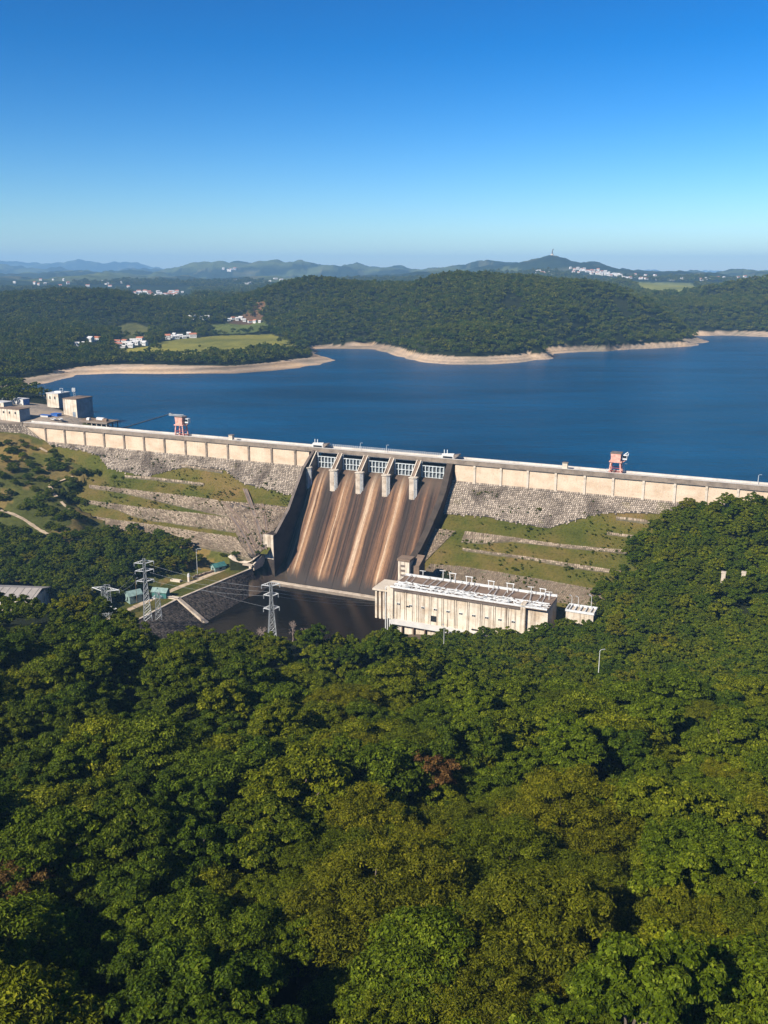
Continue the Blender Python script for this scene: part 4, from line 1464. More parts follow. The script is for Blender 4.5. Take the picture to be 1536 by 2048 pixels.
def frame_mast(loc, h, w, label):
    r = thing('antenna_mast', label, 'mast', loc, DROT)
    mb = MB()
    for x in (-w, w):
        mb.bar((x, 0, 0), (x, 0, h), 0.16)
    for k in range(5):
        z = h * (k + .5) / 5
        mb.bar((-w, 0, z), (w, 0, z + h * .1), 0.12)
    mb.build('mast', M['steel_grey'], r)
    mb = MB()
    for k in range(4):
        mb.box(-w * 2.2 + k * w * 1.1, -w * 2.2 + k * w * 1.1 + .35, -.25, .1, h * (.55 + .1 * (k % 2)), h * (.95 + .06 * (k % 2)))
    mb.build('aerial', M['steel_white'], r)
    return r


frame_mast(Pb + DU * -8.5 - DN * 8 + np.array([0, 0, 12.0]), 6.2, 0.7, 'lattice aerial mast on the roof of the tall white building')
Ps = atZ(118, 812, 8.0)
r = thing('roof_tank', 'white roof plant with small frame on the lower white building', 'roof plant', Ps + DU * -3 - DN * 5 + np.array([0, 0, 9.0]), DROT)
mb = MB()
mb.box(-4, 2, -1, 2.2, 0, 0.9)
mb.build('casing', M['steel_white'], r)
mb = MB()
for x in (0.5, 3.2):
    mb.bar((x, 0, 0), (x, 0, 3.2), .18)
mb.bar((.5, 0, 3.1), (3.2, 0, 3.1), .15)
mb.build('pipe_frame', M['steel_white'], r)
for i, (px, py) in enumerate(((15, 803), (23, 804), (6, 806))):
    lamp(atZ(px, py + 8, 8.5), 0.4 * i, 6.0, ['slim lamp pole behind the yard sheds, tallest of three', 'slim lamp pole behind the yard sheds, rightmost of three', 'slim lamp pole behind the yard sheds, at the frame edge'][i], 'lamp poles behind the yard', 0.8)


def car(loc, rz, label):
    r = thing('parked_car', label, 'car', loc, rz, 'cars parked in the yard')
    mb = MB()
    mb.prism([(-2.1, .35), (2.1, .35), (2.15, .85), (1.2, 1.0), (.55, 1.48), (-1.2, 1.48), (-1.85, 1.02), (-2.15, .9)], -.85, .85)
    mb.build('body', M['white'], r)
    mb = MB()
    mb.prism([(1.1, 1.02), (.52, 1.42), (-1.18, 1.42), (-1.72, 1.04)], -.87, .87)
    mb.build('windows', M['glass'], r)
    for x in (-.8, .8):
        for y in (-1.3, 1.35):
            mb = MB()
            mb.tube([(x - .1, y, .33), (x + .1, y, .33)], .33, 10)
            mb.build('wheel', M['rubber'], r)


car(atZ(107, 840, 8.4) + np.array([0, 0, -.1]), DROT + 1.3, 'white car parked at the yard edge, left of the pair')
car(atZ(121, 840, 8.3) + np.array([0, 0, -.1]), DROT + 1.1, 'white car parked at the yard edge, right of the pair')
# the quay on piles
q0 = np.array(stpix(150, 838, 7.0))
quay = dam_thing('quay', 'dark timber quay on piles reaching out from the tall white building', 'quay', q0[0], q0[1], 0)
QL = 27.0
mb = MB()
mb.box(-6, QL, 0.0, 12.0, 5.7, 6.3)
mb.build('deck', M['wood'], quay)
mb = MB()
mb.box(-6, QL, -.3, 0.0, 5.2, 6.4)
mb.build('edge_beam', M['parapet'], quay)
for k in range(8):
    for y in (0.6, 6, 11.3):
        mb = MB()
        mb.tube([(-3 + k * 4.1, y, -6), (-3 + k * 4.1, y, 5.7)], 0.38, 7)
        mb.build('pile', M['darkwall'] if y > 1 else M['pale'], quay)
Qp = lambda x, y, z: D(q0[0] + x, q0[1] - y, z)
for x, y, lab, mt in ((9, 3, 'white deck crate with rounded hood on the quay by the tall building', 'white'), (16, 6.5, 'long pale hull shaped pontoon cover lying on the quay', 'greyroof'), (22, 4, 'low brown hatch box near the quay end', 'rampbrown')):
    r = thing('deck_crate', lab, 'crate', Qp(x, y, 6.3), DROT)
    mb = MB()
    L = {'white': 2.2, 'greyroof': 6.0, 'rampbrown': 3.5}[mt]
    mb.prism([(-1.2, 0), (1.2, 0), (1.1, 1.2), (.6, 1.8), (-.6, 1.8), (-1.1, 1.2)], -L / 2, L / 2)
    mb.build('shell', M[mt], r)
    mb = MB()
    mb.box(-L / 2 - .08, L / 2 + .08, -1.28, 1.28, 0.0, .18)
    mb.build('skid', M['wood'], r)
# floating boom from the quay to the crane
bm = thing('floating_boom', 'thin dark floating boom running from the quay along the dam', 'boom', Qp(QL, 6, 0), 0)
b0, b1 = Qp(QL, 6, 0), atZ(345, 827, 0)
mb = MB()
mb2 = MB()
nb = 34
for k in range(nb):
    f = k / nb
    p = (b1 - b0) * f
    q = (b1 - b0) * (f + .75 / nb)
    sag = lambda g: np.array([0, 1.5 * math.sin(g * math.pi), 0.1])
    mb.tube([p + sag(f), q + sag(f + .75 / nb)], 0.38, 6)
mb.build('float', M['darkwall'], bm)
mb2.tube([(b1 - b0) * g + sag(g) + np.array([0, 0, .2]) for g in np.linspace(0, 1, 24)], 0.08, 4)
mb2.build('cable', M['steel_grey'], bm)


# ------------------------------------------------------------------ powerhouse below the dam
PS0, PS1, PF, PB, PTOP = 272.5, 329.0, 85.5, 69.5, -30.0
ph = dam_thing('powerhouse', 'long stained white concrete powerhouse with steel frames on its roof', 'building', PS0, PF, -54)
Z0 = lambda z: z + 54
W = PS1 - PS0
mb = MB()
mb.box(0, W, 0.5, PF - PB, 0, Z0(PTOP) - .01)
mb.build('core', M['white_conc'], ph)
nb = 10
for k in range(nb):
    a, b = W * k / nb, W * (k + 1) / nb
    mb = MB()
    mb.box(a + .12, b - .12, 0, .5, Z0(-44), Z0(-31.2))
    pn = mb.build('wall_panel', M['white_conc'], ph)
    mb = MB()
    mb.box((a + b) / 2 - .75, (a + b) / 2 + .75, -.08, .06, Z0(-37.4), Z0(-36.7))
    wd = mb.build('window', M['glass'], pn)
    mb = MB()
    for x in ((a + b) / 2 - .8, (a + b) / 2 - .02, (a + b) / 2 + .72):
        mb.box(x, x + .09, -.14, -.08, Z0(-37.5), Z0(-36.6))
    mb.box((a + b) / 2 - .85, (a + b) / 2 + .85, -.2, -.08, Z0(-36.7), Z0(-36.5))
    mb.build('window_frame', M['steel_white'], pn)
    if k:
        mb = MB()
        mb.box(a - .12, a + .12, .25, .5, Z0(-44), Z0(-31.2))
        mb.build('dark_joint', M['darkwall'], ph)
    mb = MB()
    mb.box(a + .35, a + .75, -.35, 0.0, Z0(-44), Z0(-31.2))
    mb.build('pilaster', M['white_conc'], ph)
# tall opening, lower windows
for x, w_, z0, z1 in ((W * .335, 1.3, -42.6, -40.0), (W * .13, .8, -37.9, -37.3), (W * .66, 1.4, -43.6, -42.9), (W * .77, 1.0, -43.7, -43.1)):
    mb = MB()
    mb.box(x - w_, x + w_, -.1, .05, Z0(z0), Z0(z1))
    mb.build('window', M['dark'], ph)
mb = MB()
mb.box(-.6, W + .2, -.5, .5, Z0(-31.2), Z0(PTOP))
mb.build('eaves_beam', M['darkwall'], ph)
mb = MB()
mb.box(-.3, W * .84, -2.6, 0.3, Z0(-45.6), Z0(-44.0))
mb.build('ledge', M['white'], ph)
for k in range(9):
    mb = MB()
    x = W * .84 * (k + .5) / 9
    mb.box(x - 2.2, x + 2.2, -.6, .49, Z0(-54), Z0(-45.7))
    mb.build('base_panel', M['white_conc'], ph)
    mb = MB()
    mb.box(x + 2.35, x + 2.75, -2.0, .49, Z0(-54), Z0(-45.65))
    mb.build('base_post', M['rampbrown'], ph)
# roof deck with steel frames
mb = MB()
mb.box(-.6, W + 11, -.9, PF - PB + .6, Z0(PTOP), Z0(PTOP) + .35)
mb.build('roof_deck', M['rampbrown'], ph)
rz_ = Z0(PTOP) + .35
mb = MB()
mb.box(-.7, W + 11, -1.0, -.4, rz_, rz_ + .7)
for k in range(9):
    a_, b_ = (W + 11) * k / 9, (W + 11) * (k + 1) / 9 - random.uniform(.1, .9)
    mb.box(a_, b_, 2.6 + random.uniform(-.3, .3), 3.2, rz_ + .2, rz_ + random.uniform(.4, .9))
    mb.box(a_, b_, 5.4, 6.2 + random.uniform(-.2, .1), rz_ + .3, rz_ + random.uniform(.5, .8))
mb.box(-.7, W + 11, PF - PB, PF - PB + .5, rz_, rz_ + 1.0)
mb.build('roof_rail', M['steel_white'], ph)
nfr = 24
for k in range(nfr):
    x = -.3 + (W + 10.8) * k / (nfr - 1)
    mb = MB()
    if k % 5 == 3:
        continue
    mb.bar((x + random.uniform(-.5, .5), 6.2, rz_ + .5), (x + random.uniform(-1.6, .6), PF - PB, rz_ + random.uniform(.5, .9)), random.uniform(.16, .3))
    mb.build('roof_rafter', M['steel_white'], ph)
mb = MB()
for k in range(280):
    x = random.uniform(0, W + 9)
    y = random.uniform(-.6, 5.5)
    mb.bar((x, y, rz_ + random.uniform(.2, 1.0)), (x + random.uniform(-3.5, 3.5), y + random.uniform(-.9, .9), rz_ + random.uniform(.3, 1.3)), random.uniform(.10, .26))
o = mb.build('roof_pipes', M['steel_white'], ph)
o['kind'] = 'stuff'
mb = MB()
for k in range(26):
    x = random.uniform(0, W + 6)
    y = random.uniform(-.5, 5)
    l = random.uniform(.4, 1.6)
    mb.box(x, x + l, y, y + random.uniform(.4, 1), rz_ + .01, rz_ + random.uniform(.4, 1.1))
o = mb.build('roof_boxes', M['steel_grey'], ph)
o['kind'] = 'stuff'
# left end: narrow bays and conduits
mb = MB()
mb.box(-9.5, -.6, 3.0, 14, Z0(-46), Z0(-33))
mb.build('end_block', M['pier'], ph)
for k in range(5):
    mb = MB()
    mb.box(-9.2 + k * 1.9, -8.3 + k * 1.9, 2.0, 3.0, Z0(-46), Z0(-32.6))
    mb.build('buttress', M['white_conc'], ph)
for k in range(4):
    mb = MB()
    mb.tube([(-4.0 + k * .95, 1.6, 2.0), (-4.0 + k * .95, 1.6, Z0(-31)), (-2.8 + k * .8, 4.0, Z0(-30.2))], .22, 6)
    mb.build('conduit', M['steel_white'], ph)
mb = MB()
mb.box(-2.2, 0.6, -.8, 2.2, Z0(-44), Z0(-29.2))
mb.build('corner_tower', M['white_conc'], ph)
mb = MB()
mb.box(-10.2, -.5, 1.4, 14.5, Z0(-33), Z0(-32.2))
mb.build('end_roof', M['pale'], ph)
# right annexe
mb = MB()
mb.box(W + .2, W + 2.2, -1.0, 3, Z0(-46), Z0(-28.4))
mb.build('corner_tower', M['white_conc'], ph)
mb = MB()
mb.box(W + 2.3, W + 11, .8, PF - PB, 4, Z0(PTOP) - .02)
mb.build('annexe_wall', M['white_conc'], ph)
# rock buttress tower over the powerhouse's left end
tr = dam_thing('stair_tower', 'stained concrete stair tower standing over the left end of the powerhouse', 'tower', 270, 66, -50)
mb = MB()
mb.box(-2.6, 2.8, -1.6, 3.5, 0, 26.2)
mb.build('wall', M['white_conc'], tr)
mb = MB()
mb.box(-3.0, 3.2, -2.0, 4, 26.2, 27.2)
mb.build('cap', M['rampbrown'], tr)
for k in range(3):
    mb = MB()
    mb.box(-1.4, .8, -1.7, -1.58, 19 + k * 2.2, 20 + k * 2.2)
    mb.build('window', M['darkwall'], tr)
mb = MB()
mb.prism([(1, 12), (1, 24), (8, 27), (8, 18)], 2.9, 6.5)
mb.build('side_buttress', M['rampbrown'], tr)
# switchyard annexe further right, mostly among trees
sx = dam_thing('switch_deck', 'pale concrete deck with steel edge among the trees beyond the powerhouse', 'deck', 346, 77, -52)
mb = MB()
mb.box(0, 11, -2, 5, 0, 20.5)
mb.build('base', M['white_conc'], sx)
mb = MB()
mb.box(-.3, 11.3, -2.3, -1.9, 20.5, 21.4)
mb.box(-.3, 11.3, 4.9, 5.3, 20.5, 21.4)
mb.box(-.3, .1, -1.9, 4.9, 20.5, 21.4)
mb.box(10.9, 11.3, -1.9, 4.9, 20.5, 21.4)
mb.build('edge_rail', M['steel_white'], sx)
for k in range(5):
    mb = MB()
    mb.box(.8 + k * 2.1, 1.2 + k * 2.1, -1.9, 4.9, 20.6, 21.2)
    mb.build('cross_beam', M['steel_white'], sx)
for i, (x, y) in enumerate(((1.0, 3.5), (3.6, 3.8), (8.8, 4.2))):
    lamp(D(346 + x, 77 - y, -31.2), DROT + 2.6, [4.2, 4.0, 5.2][i], 'white lamp post on the far switch deck, ' + ['first from the powerhouse', 'middle of three', 'tallest and farthest'][i], 'lamp posts on the switch deck', .7)
# portal frames and posts standing along the back edge of the powerhouse roof
for i, (px, py, h, w) in enumerate(((886, 1162, 5, 0), (905, 1165, 4.2, 1.3), (938, 1172, 4.2, 1.3), (982, 1180, 4.0, 1.2), (1020, 1186, 4.2, 1.4), (1062, 1192, 4.2, 0), (1085, 1196, 4.0, 1.1), (1098, 1199, 3.5, 0), (846, 1154, 3.0, 0))):
    s_, t_ = stpix(px, py, PTOP + .4)
    lab = ['third upright from the left on the powerhouse roof edge', 'first steel portal from the left on the powerhouse roof', 'second steel portal from the left on the powerhouse roof', 'third steel portal from the left on the powerhouse roof', 'fourth steel portal from the left on the powerhouse roof', 'steel post between the last two portals on the powerhouse roof', 'last steel portal at the right of the powerhouse roof', 'rightmost steel post on the powerhouse roof', 'leftmost and shortest steel post on the powerhouse roof'][i]
    r = dam_thing('portal_frame' if w else 'roof_post', lab, 'frame' if w else 'post', s_, min(t_, PF - .5), PTOP + .35, 'white steel uprights on the powerhouse roof')
    if w:
        for e in (-1, 1):
            mb = MB()
            mb.bar((e * w * .75, 0, 0), (e * w, 0, h), .26)
            mb.build('upright', M['steel_white'], r)
        mb = MB()
        mb.bar((-w * 1.3, 0, h), (w * 1.3, 0, h), .3)
        mb.build('crossbeam', M['steel_white'], r)
    else:
        mb = MB()
        mb.bar((0, 0, 0), (0, 0, h), .24)
        mb.build('pole', M['steel_white'], r)
        mb = MB()
        mb.bar((-1.6, 0, h * .93), (1.2, 0, h * .96), .18)
        mb.build('arm', M['steel_white'], r)

# ------------------------------------------------------------------ left bank of the pool: basin walls, terrace ground, huts
LB = [(184, 58, -42), (181, 72, -42.3), (177.5, 90, -42.8), (175, 106, -43.2), (173.5, 125, -43.5), (174, 150, -43.8)]


def basin_wall(i0, i1, label, foot, mat, name='basin_wall'):
    a, b = LB[i0], LB[i1]
    r = dam_thing(name, label, 'wall', a[0], a[1], a[2], 'dark stone walls of the tailwater basin')

    def Pt(u, v):
        s, t, z = [a[k] + (b[k] - a[k]) * u for k in range(3)]
        f = foot[0] + (foot[1] - foot[0]) * u
        s2, z2 = s + (f - s) * v, z + (-54 - z) * v
        return (s2 - a[0], -(t - a[1]), z2 - a[2])

    mb = MB()
    mb.grid([[Pt(i / 10, j / 5) for j in range(6)] for i in range(11)])
    mb.build('stone_bed', M['mortar'], r)
    mb = MB()
    Ln = b[1] - a[1]
    stones(mb, Pt, int(Ln / .8), 19, .04, .18, .05)
    o = mb.build('wall_stones', M[mat], r, False, True)
    o['kind'] = 'stuff'
    mb = MB()
    c = [Pt(0, 0), Pt(1, 0)]
    mb.add([(c[0][0] - .9, c[0][1], .0), (c[0][0] + .2, c[0][1], 0), (c[1][0] + .2, c[1][1], c[1][2]), (c[1][0] - .9, c[1][1], c[1][2]),
            (c[0][0] - .9, c[0][1], .35), (c[0][0] + .2, c[0][1], .35), (c[1][0] + .2, c[1][1], c[1][2] + .35), (c[1][0] - .9, c[1][1], c[1][2] + .35)],
           [(4, 5, 6, 7), (0, 1, 5, 4), (1, 2, 6, 5), (2, 3, 7, 6), (3, 0, 4, 7)])
    mb.build('coping', M['pier'], r)


basin_wall(0, 3, 'streaked dark stone basin wall nearest the spillway', (190.5, 192), 'stone_dark')
basin_wall(3, 5, 'plain dark stone basin wall downstream of the rib', (191, 193), 'stone_dark')
rib = dam_thing('basin_rib', 'pale concrete rib running down the basin wall into the pool', 'rib', 175, 106, -43.2)
mb = MB()
mb.prism([(-1.1, 0), (1.1, 0)][::-1] + [(1.1, 0.9), (-1.1, 0.9)], -9, 0.4)
mb.build('head_wall', M['pale'], rib)
mb = MB()
mb.add([(0, -1, .9), (0, 1, .9), (17.5, 1, -10.0), (17.5, -1, -10.0), (0, -1, -1), (0, 1, -1), (17.5, 1, -12), (17.5, -1, -12)], [(0, 3, 2, 1), (0, 4, 7, 3), (1, 2, 6, 5), (0, 1, 5, 4), (2, 3, 7, 6)])
mb.build('sloping_beam', M['pier'], rib)
# bank terrace: earth sheet with track
mb = MB()
P = []
for k, (s, t, z) in enumerate(LB):
    P.append([(s - w, -t, z + dz) for w, dz in ((30, -.4), (22, .05), (15, 0.0), (9, .05), (4.5, .1), (.7, .05))])
mb.grid([[(x, y, z) for x, y, z in r] for r in P])
bank = mb.build('bank_terrace', M['grass'], None, True)
bank.location = D(0, 0, 0)
bank.rotation_euler = (0, 0, DROT)
tag(bank, 'grassy level bank beside the tailwater basin', None, None, 'structure')
mb = MB()
P = []
for k, (s, t, z) in enumerate(LB):
    P.append([(s - w, -t, z + .12) for w in (12.5, 10.8, 9.2)])
mb.grid(P)
trk = mb.build('track', M['path'], None, True)
trk.location = D(0, 0, 0)
trk.rotation_euler = (0, 0, DROT)
tag(trk, 'pale earth track along the bank beside the basin', None, None, 'structure')


def hut(px, py, z, rz, L, Wd, h, label, mats, name='hut'):
    r = thing(name, label, 'hut', atZ(px, py, z), rz)
    mb = MB()
    mb.box(-L / 2, L / 2, -Wd / 2, Wd / 2, -.6, h)
    mb.add([(-L / 2, -Wd / 2, h), (-L / 2, Wd / 2, h), (-L / 2, 0, h + Wd * .32), (L / 2, -Wd / 2, h), (L / 2, Wd / 2, h), (L / 2, 0, h + Wd * .32)], [(0, 2, 1), (3, 4, 5)])
    mb.build('wall', M[mats[0]], r)
    mb = MB()
    for e in (-1, 1):
        y0, z0 = e * (Wd / 2 + .35), h - .2
        mb.add([(-L / 2 - .4, y0, z0), (L / 2 + .4, y0, z0), (L / 2 + .4, 0, h + Wd * .34), (-L / 2 - .4, 0, h + Wd * .34),
                (-L / 2 - .4, y0, z0 + .15), (L / 2 + .4, y0, z0 + .15), (L / 2 + .4, 0, h + Wd * .34 + .15), (-L / 2 - .4, 0, h + Wd * .34 + .15)],
               [(0, 1, 2, 3), (4, 5, 6, 7), (0, 1, 5, 4), (1, 2, 6, 5), (3, 0, 4, 7)])
    mb.build('roof', M[mats[1]], r)
    mb = MB()
    mb.box(-L / 2 - .05, -L / 2 + .02, -.6, .6, 0, min(2.1, h * .9))
    mb.build('door', M['dark'], r)
    mb = MB()
    mb.box(-.7, .7, -Wd / 2 - .05, -Wd / 2 + .02, h * .45, h * .8)
    mb.build('window', M['glass'], r)
    return r


hut(437, 1141, -42.4, DROT + 1.15, 6.2, 4.2, 2.6, 'small green roofed hut on the bank beside the track', ('tealpale', 'teal'))
hut(268, 1200, -42.6, DROT + 1.1, 6, 5, 3.0, 'pale teal sheet shed half hidden behind the tall left pylon', ('tealpale', 'tealpale'), 'shed')
hut(322, 1192, -42.8, DROT + .2, 7, 4, 2.6, 'dark teal sheet shed right of the tall left pylon', ('teal', 'tealpale'), 'shed')
r = thing('metal_roof_building', 'grey sheet roofed building at the left edge behind the trees', 'building', atZ(10, 1190, -33), DROT + .32)
mb = MB()
mb.box(-26, 16, -7, 7, -8, 1.5)
mb.build('wall', M['white_conc'], r)
for e in (-1, 1):
    mb = MB()
    mb.add([(-27, e * 8, 1.3), (17, e * 8, 1.3), (17, 0, 3.4), (-27, 0, 3.4), (-27, e * 8, 1.55), (17, e * 8, 1.55), (17, 0, 3.65), (-27, 0, 3.65)],
           [(0, 1, 2, 3), (4, 5, 6, 7), (0, 1, 5, 4), (1, 2, 6, 5), (3, 0, 4, 7)])
    mb.build('roof', M['roofmetal'], r)
mb = MB()
for k in range(14):
    x = -26 + k * 3.2
    mb.add([(x, -8, 1.56), (x + .18, -8, 1.56), (x + .18, 0, 3.66), (x, 0, 3.66), (x, -8, 1.7), (x + .18, -8, 1.7), (x + .18, 0, 3.8), (x, 0, 3.8)], [(4, 5, 6, 7), (0, 1, 5, 4), (1, 2, 6, 5), (3, 0, 4, 7)])
mb.build('roof_seam', M['roofmetal'], r)
r = thing('boundary_wall', 'low rubble wall running between the green hut and the wood', 'wall', atZ(385, 1157, -42.4), DROT + 1.25)
mb = MB()
stn = lambda u, v: (16 * u, -.4, 1.1 * (1 - v))
mb.box(0, 16, -.35, .35, -.4, 1.0)
mb.build('wall_core', M['mortar_pale'], r)
mb = MB()
for k in range(16):
    mb.tint = random.random()
    mb.box(k + .05, k + .95, -.5, .5, .2, random.uniform(.9, 1.4))
mb.build('wall_stones', M['stone_pale'], r, False, True)
r = thing('gate_pillar', 'white capped concrete gate pillar by the track', 'pillar', atZ(378, 1163, -42.6), DROT)
mb = MB()
mb.box(-.5, .5, -.5, .5, -.3, 2.4)
mb.build('shaft', M['pale'], r)
mb = MB()
mb.tube([(0, 0, 2.4), (0, 0, 3.7), (0, 0, 4.1)], .75, 8, .35)
mb.build('cap', M['white'], r)
r = thing('trough', 'white concrete trough lying on the grass left of the track', 'trough', atZ(352, 1163, -42.8), DROT + .1)
mb = MB()
for e in (-1, 1):
    mb.box(-2.6, 2.6, e * .8 - .12, e * .8 + .12, 0, 1.0)
mb.box(-2.6, -2.35, -.68, .68, 0, 1.0)
mb.box(2.35, 2.6, -.68, .68, 0, 1.0)
mb.box(-2.35, 2.35, -.68, .68, 0, .3)
mb.build('basin', M['pale'], r)


# ------------------------------------------------------------------ pylons, poles, cables
def pylon(base, h, w, arms, label, rz=0.0, taper=.3, armw=.075):
    r = thing('lattice_pylon', label, 'pylon', base, rz, 'lattice steel pylons below the dam')
    n = max(5, int(h / 2.4))
    wd = lambda z: w * (1 - (1 - taper) * min(1, z / (h * .72)))
    mb = MB()
    for sx in (-1, 1):
        for sy in (-1, 1):
            mb.tube([(sx * wd(h * k / n), sy * wd(h * k / n), h * k / n) for k in range(n + 1)], .11, 4)
    mb.build('corner_leg', M['steel_grey'], r)
    mb = MB()
    for k in range(n):
        z0, z1 = h * k / n, h * (k + 1) / n
        a, b = wd(z0), wd(z1)
        for sx, sy, ex, ey in ((-1, -1, 1, -1), (1, -1, 1, 1), (1, 1, -1, 1), (-1, 1, -1, -1)):
            mb.bar((sx * a, sy * a, z0), (ex * b, ey * b, z1), armw)
            mb.bar((ex * a, ey * a, z0), (sx * b, sy * b, z1), armw)
            mb.bar((sx * b, sy * b, z1), (ex * b, ey * b, z1), armw)
    mb.build('lattice', M['steel_grey'], r)
    for z, L in arms:
        a = wd(z)
        for e in (-1, 1):
            mb = MB()
            mb.bar((e * a, -a, z), (e * L, 0, z + .5), .2)
            mb.bar((e * a, a, z), (e * L, 0, z + .5), .2)
            mb.bar((e * a, 0, z + 1.3), (e * L, 0, z + .5), .16)
            for q in (.3, .6):
                mb.bar((e * (a + (L - a) * q), 0, z + .2), (e * (a + (L - a) * q * .6), 0, z + 1.0), .1)
            ar = mb.build('cross_arm', M['steel_white'], r)
            mb = MB()
            mb.tube([(e * L, 0, z + .5), (e * L, 0, z - .9)], .16, 6)
            mb.build('insulator', M['steel_grey'], ar)
    return r


pA = atZ(296, 1240, -43)
pylon(pA, 27.5, 1.7, ((25.5, 4.0), (22, 3.8), (17.5, 3.6)), 'tall lattice pylon standing behind the trees left of the basin', .35)
pB = atY(545, 1278, 300)
pylon(pB, 21.5, 1.5, ((20.2, 3.2), (16.5, 2.6), (11.5, 2.8)), 'lattice pylon rising before the dark pool', .25)
pC = atZ(216, 1235, -43)
pylon(pC, 14.5, 1.6, ((4.0, 4.5), (12.6, 6.5)), 'short lattice pylon with wide top arms at the left', -.25, .85)
pD = atZ(318, 1238, -43)
pylon(pD, 12, 1.3, ((9.5, 2.2),), 'short bushy lattice mast beside the tall left pylon', .2, .7)


def cable(a, b, sag, label, r=.032):
    a, b = np.array(a), np.array(b)
    mb = MB()
    mb.tube([(b - a) * f - np.array([0, 0, 4 * sag * f * (1 - f)]) for f in np.linspace(0, 1, 18)], r, 4)
    o = mb.build('power_line', M['steel_grey'])
    o.location = tuple(a)
    tag(o, label, 'cable', 'power lines strung below the dam')


pBt = pB + np.array([0, 0, 18])
phl = D(273, 84, -38)
for k in range(3):
    cable(pB + np.array([(k - 1) * 1.6, 0, 19.5 - k * 1.6]), D(268 + k * 1.6, 82, -38 - k * .8), 1.2, 'thin power line from the pool pylon to the powerhouse, ' + ['uppermost', 'middle', 'lowest'][k] + ' of three')
    cable(pB + np.array([(k - 1) * 1.6, 0, 19.5 - k * 1.6]), pA + np.array([2.0 + .3 * k, 0, 25 - 3.6 * k]), 1.5, 'thin power line from the pool pylon to the tall left pylon, ' + ['uppermost', 'middle', 'lowest'][k] + ' of three')
cable(pB + np.array([-1, 0, 12]), D(176, 92, -42), .6, 'thin power line from the pool pylon down to the basin wall')
for k in range(2):
    cable(pC + np.array([4.5, 0, 12.5 - k]), pA + np.array([-3.5, 0, 22 - 4 * k]), 1.0, ['upper', 'lower'][k] + ' thin power line between the two left pylons')
lamp(atZ(395, 1147, -42), DROT + .3, 12.5, 'tall pale lamp post beside the wood and the green hut', None, 1.8)
lamp(atZ(274, 1205, -43), 1.0, 11, 'thin wooden utility pole left of the tall pylon', None, .8, 'wood', 'utility_pole')
lamp(atY(887, 1322, 300) , 2.0, 13.5, 'bare white pole in front of the powerhouse base', None, .4)
lamp(atY(1197, 1345, 262), .1, 7.5, 'slim white lamp post among the trees of the right slope', None, .9)
for px, lab in ((1442, 'left one of two bare concrete pillars rising out of the right wood'), (1482, 'right one of two bare concrete pillars rising out of the right wood')):
    P = atY(px, 1200, 335)
    r = thing('concrete_pillar', lab, 'pillar', P, DROT, 'concrete pillars in the right wood')
    mb = MB()
    mb.add([(-1.0, -1.0, -6), (1.0, -1.0, -6), (1.0, 1.0, -6), (-1.0, 1.0, -6), (-.75, -.75, 11.3), (.75, -.75, 11.3), (.75, .75, 11.3), (-.75, .75, 11.3)],
           [(0, 1, 5, 4), (1, 2, 6, 5), (2, 3, 7, 6), (3, 0, 4, 7), (4, 5, 6, 7)])
    mb.build('shaft', M['pier'], r)
    mb = MB()
    mb.box(-.9, .9, -.9, .9, 11.3, 11.8)
    mb.build('cap', M['pier'], r)


# footpaths on the left hillside
def ground1(x, y):
    return float(ground([x], [y])[0])


def draped(pts, w, name, label, mat, lift=.3):
    """a ribbon laid on the ground through picture points"""
    W_ = []
    ks = np.arange(330, 640, .5)
    for px, py in pts:
        d = ray(px, py)
        P = EYE + d[None] * (ks[:, None] / d[1])
        g = ground(P[:, 0], P[:, 1])
        i = int(np.argmax(P[:, 2] <= g))
        W_.append((P[i, 0], P[i, 1]))
    W_ = np.array(W_)
    L = np.concatenate([[0], np.cumsum(np.hypot(*np.diff(W_, axis=0).T))])
    k = max(6, int(L[-1] / 2))
    f = np.linspace(0, L[-1], k)
    C = np.stack([np.interp(f, L, W_[:, 0]), np.interp(f, L, W_[:, 1])], -1)
    T = np.gradient(C, axis=0)
    T /= np.linalg.norm(T, axis=1)[:, None] + 1e-9
    Nn = np.stack([-T[:, 1], T[:, 0]], -1)
    ww = w * (0.8 + .5 * rng.random(k))[:, None]
    A_, B_ = C + Nn * ww, C - Nn * ww
    za, zb, zc = ground(A_[:, 0], A_[:, 1]), ground(B_[:, 0], B_[:, 1]), ground(C[:, 0], C[:, 1])
    z = np.maximum(np.maximum(za, zb), zc) + lift
    mb = MB()
    mb.grid([[(A_[i, 0], A_[i, 1], z[i]), (B_[i, 0], B_[i, 1], z[i])] for i in range(k)])
    o = mb.build(name, M[mat])
    tag(o, label, None, None, 'structure')


draped([(146, 955), (125, 962), (104, 968), (98, 973), (106, 983), (112, 995)], .9, 'footpath', 'bent pale footpath on the grassy hillside left of the dam', 'path')
draped([(122, 1005), (132, 1015), (150, 1026)], .7, 'footpath', 'lower end of the pale footpath running towards the terraces', 'path')
draped([(0, 1022), (25, 1030), (50, 1042), (70, 1056), (95, 1070)], 1.2, 'footpath', 'pale earth track at the left edge going down to the wood', 'path')
draped([(80, 897), (95, 906)], .9, 'footpath', 'short pale footpath at the stone wing wall', 'path')
draped([(150, 1080), (175, 1082), (178, 1100)], .6, 'footpath', 'short path between the trees of the valley wood', 'path')


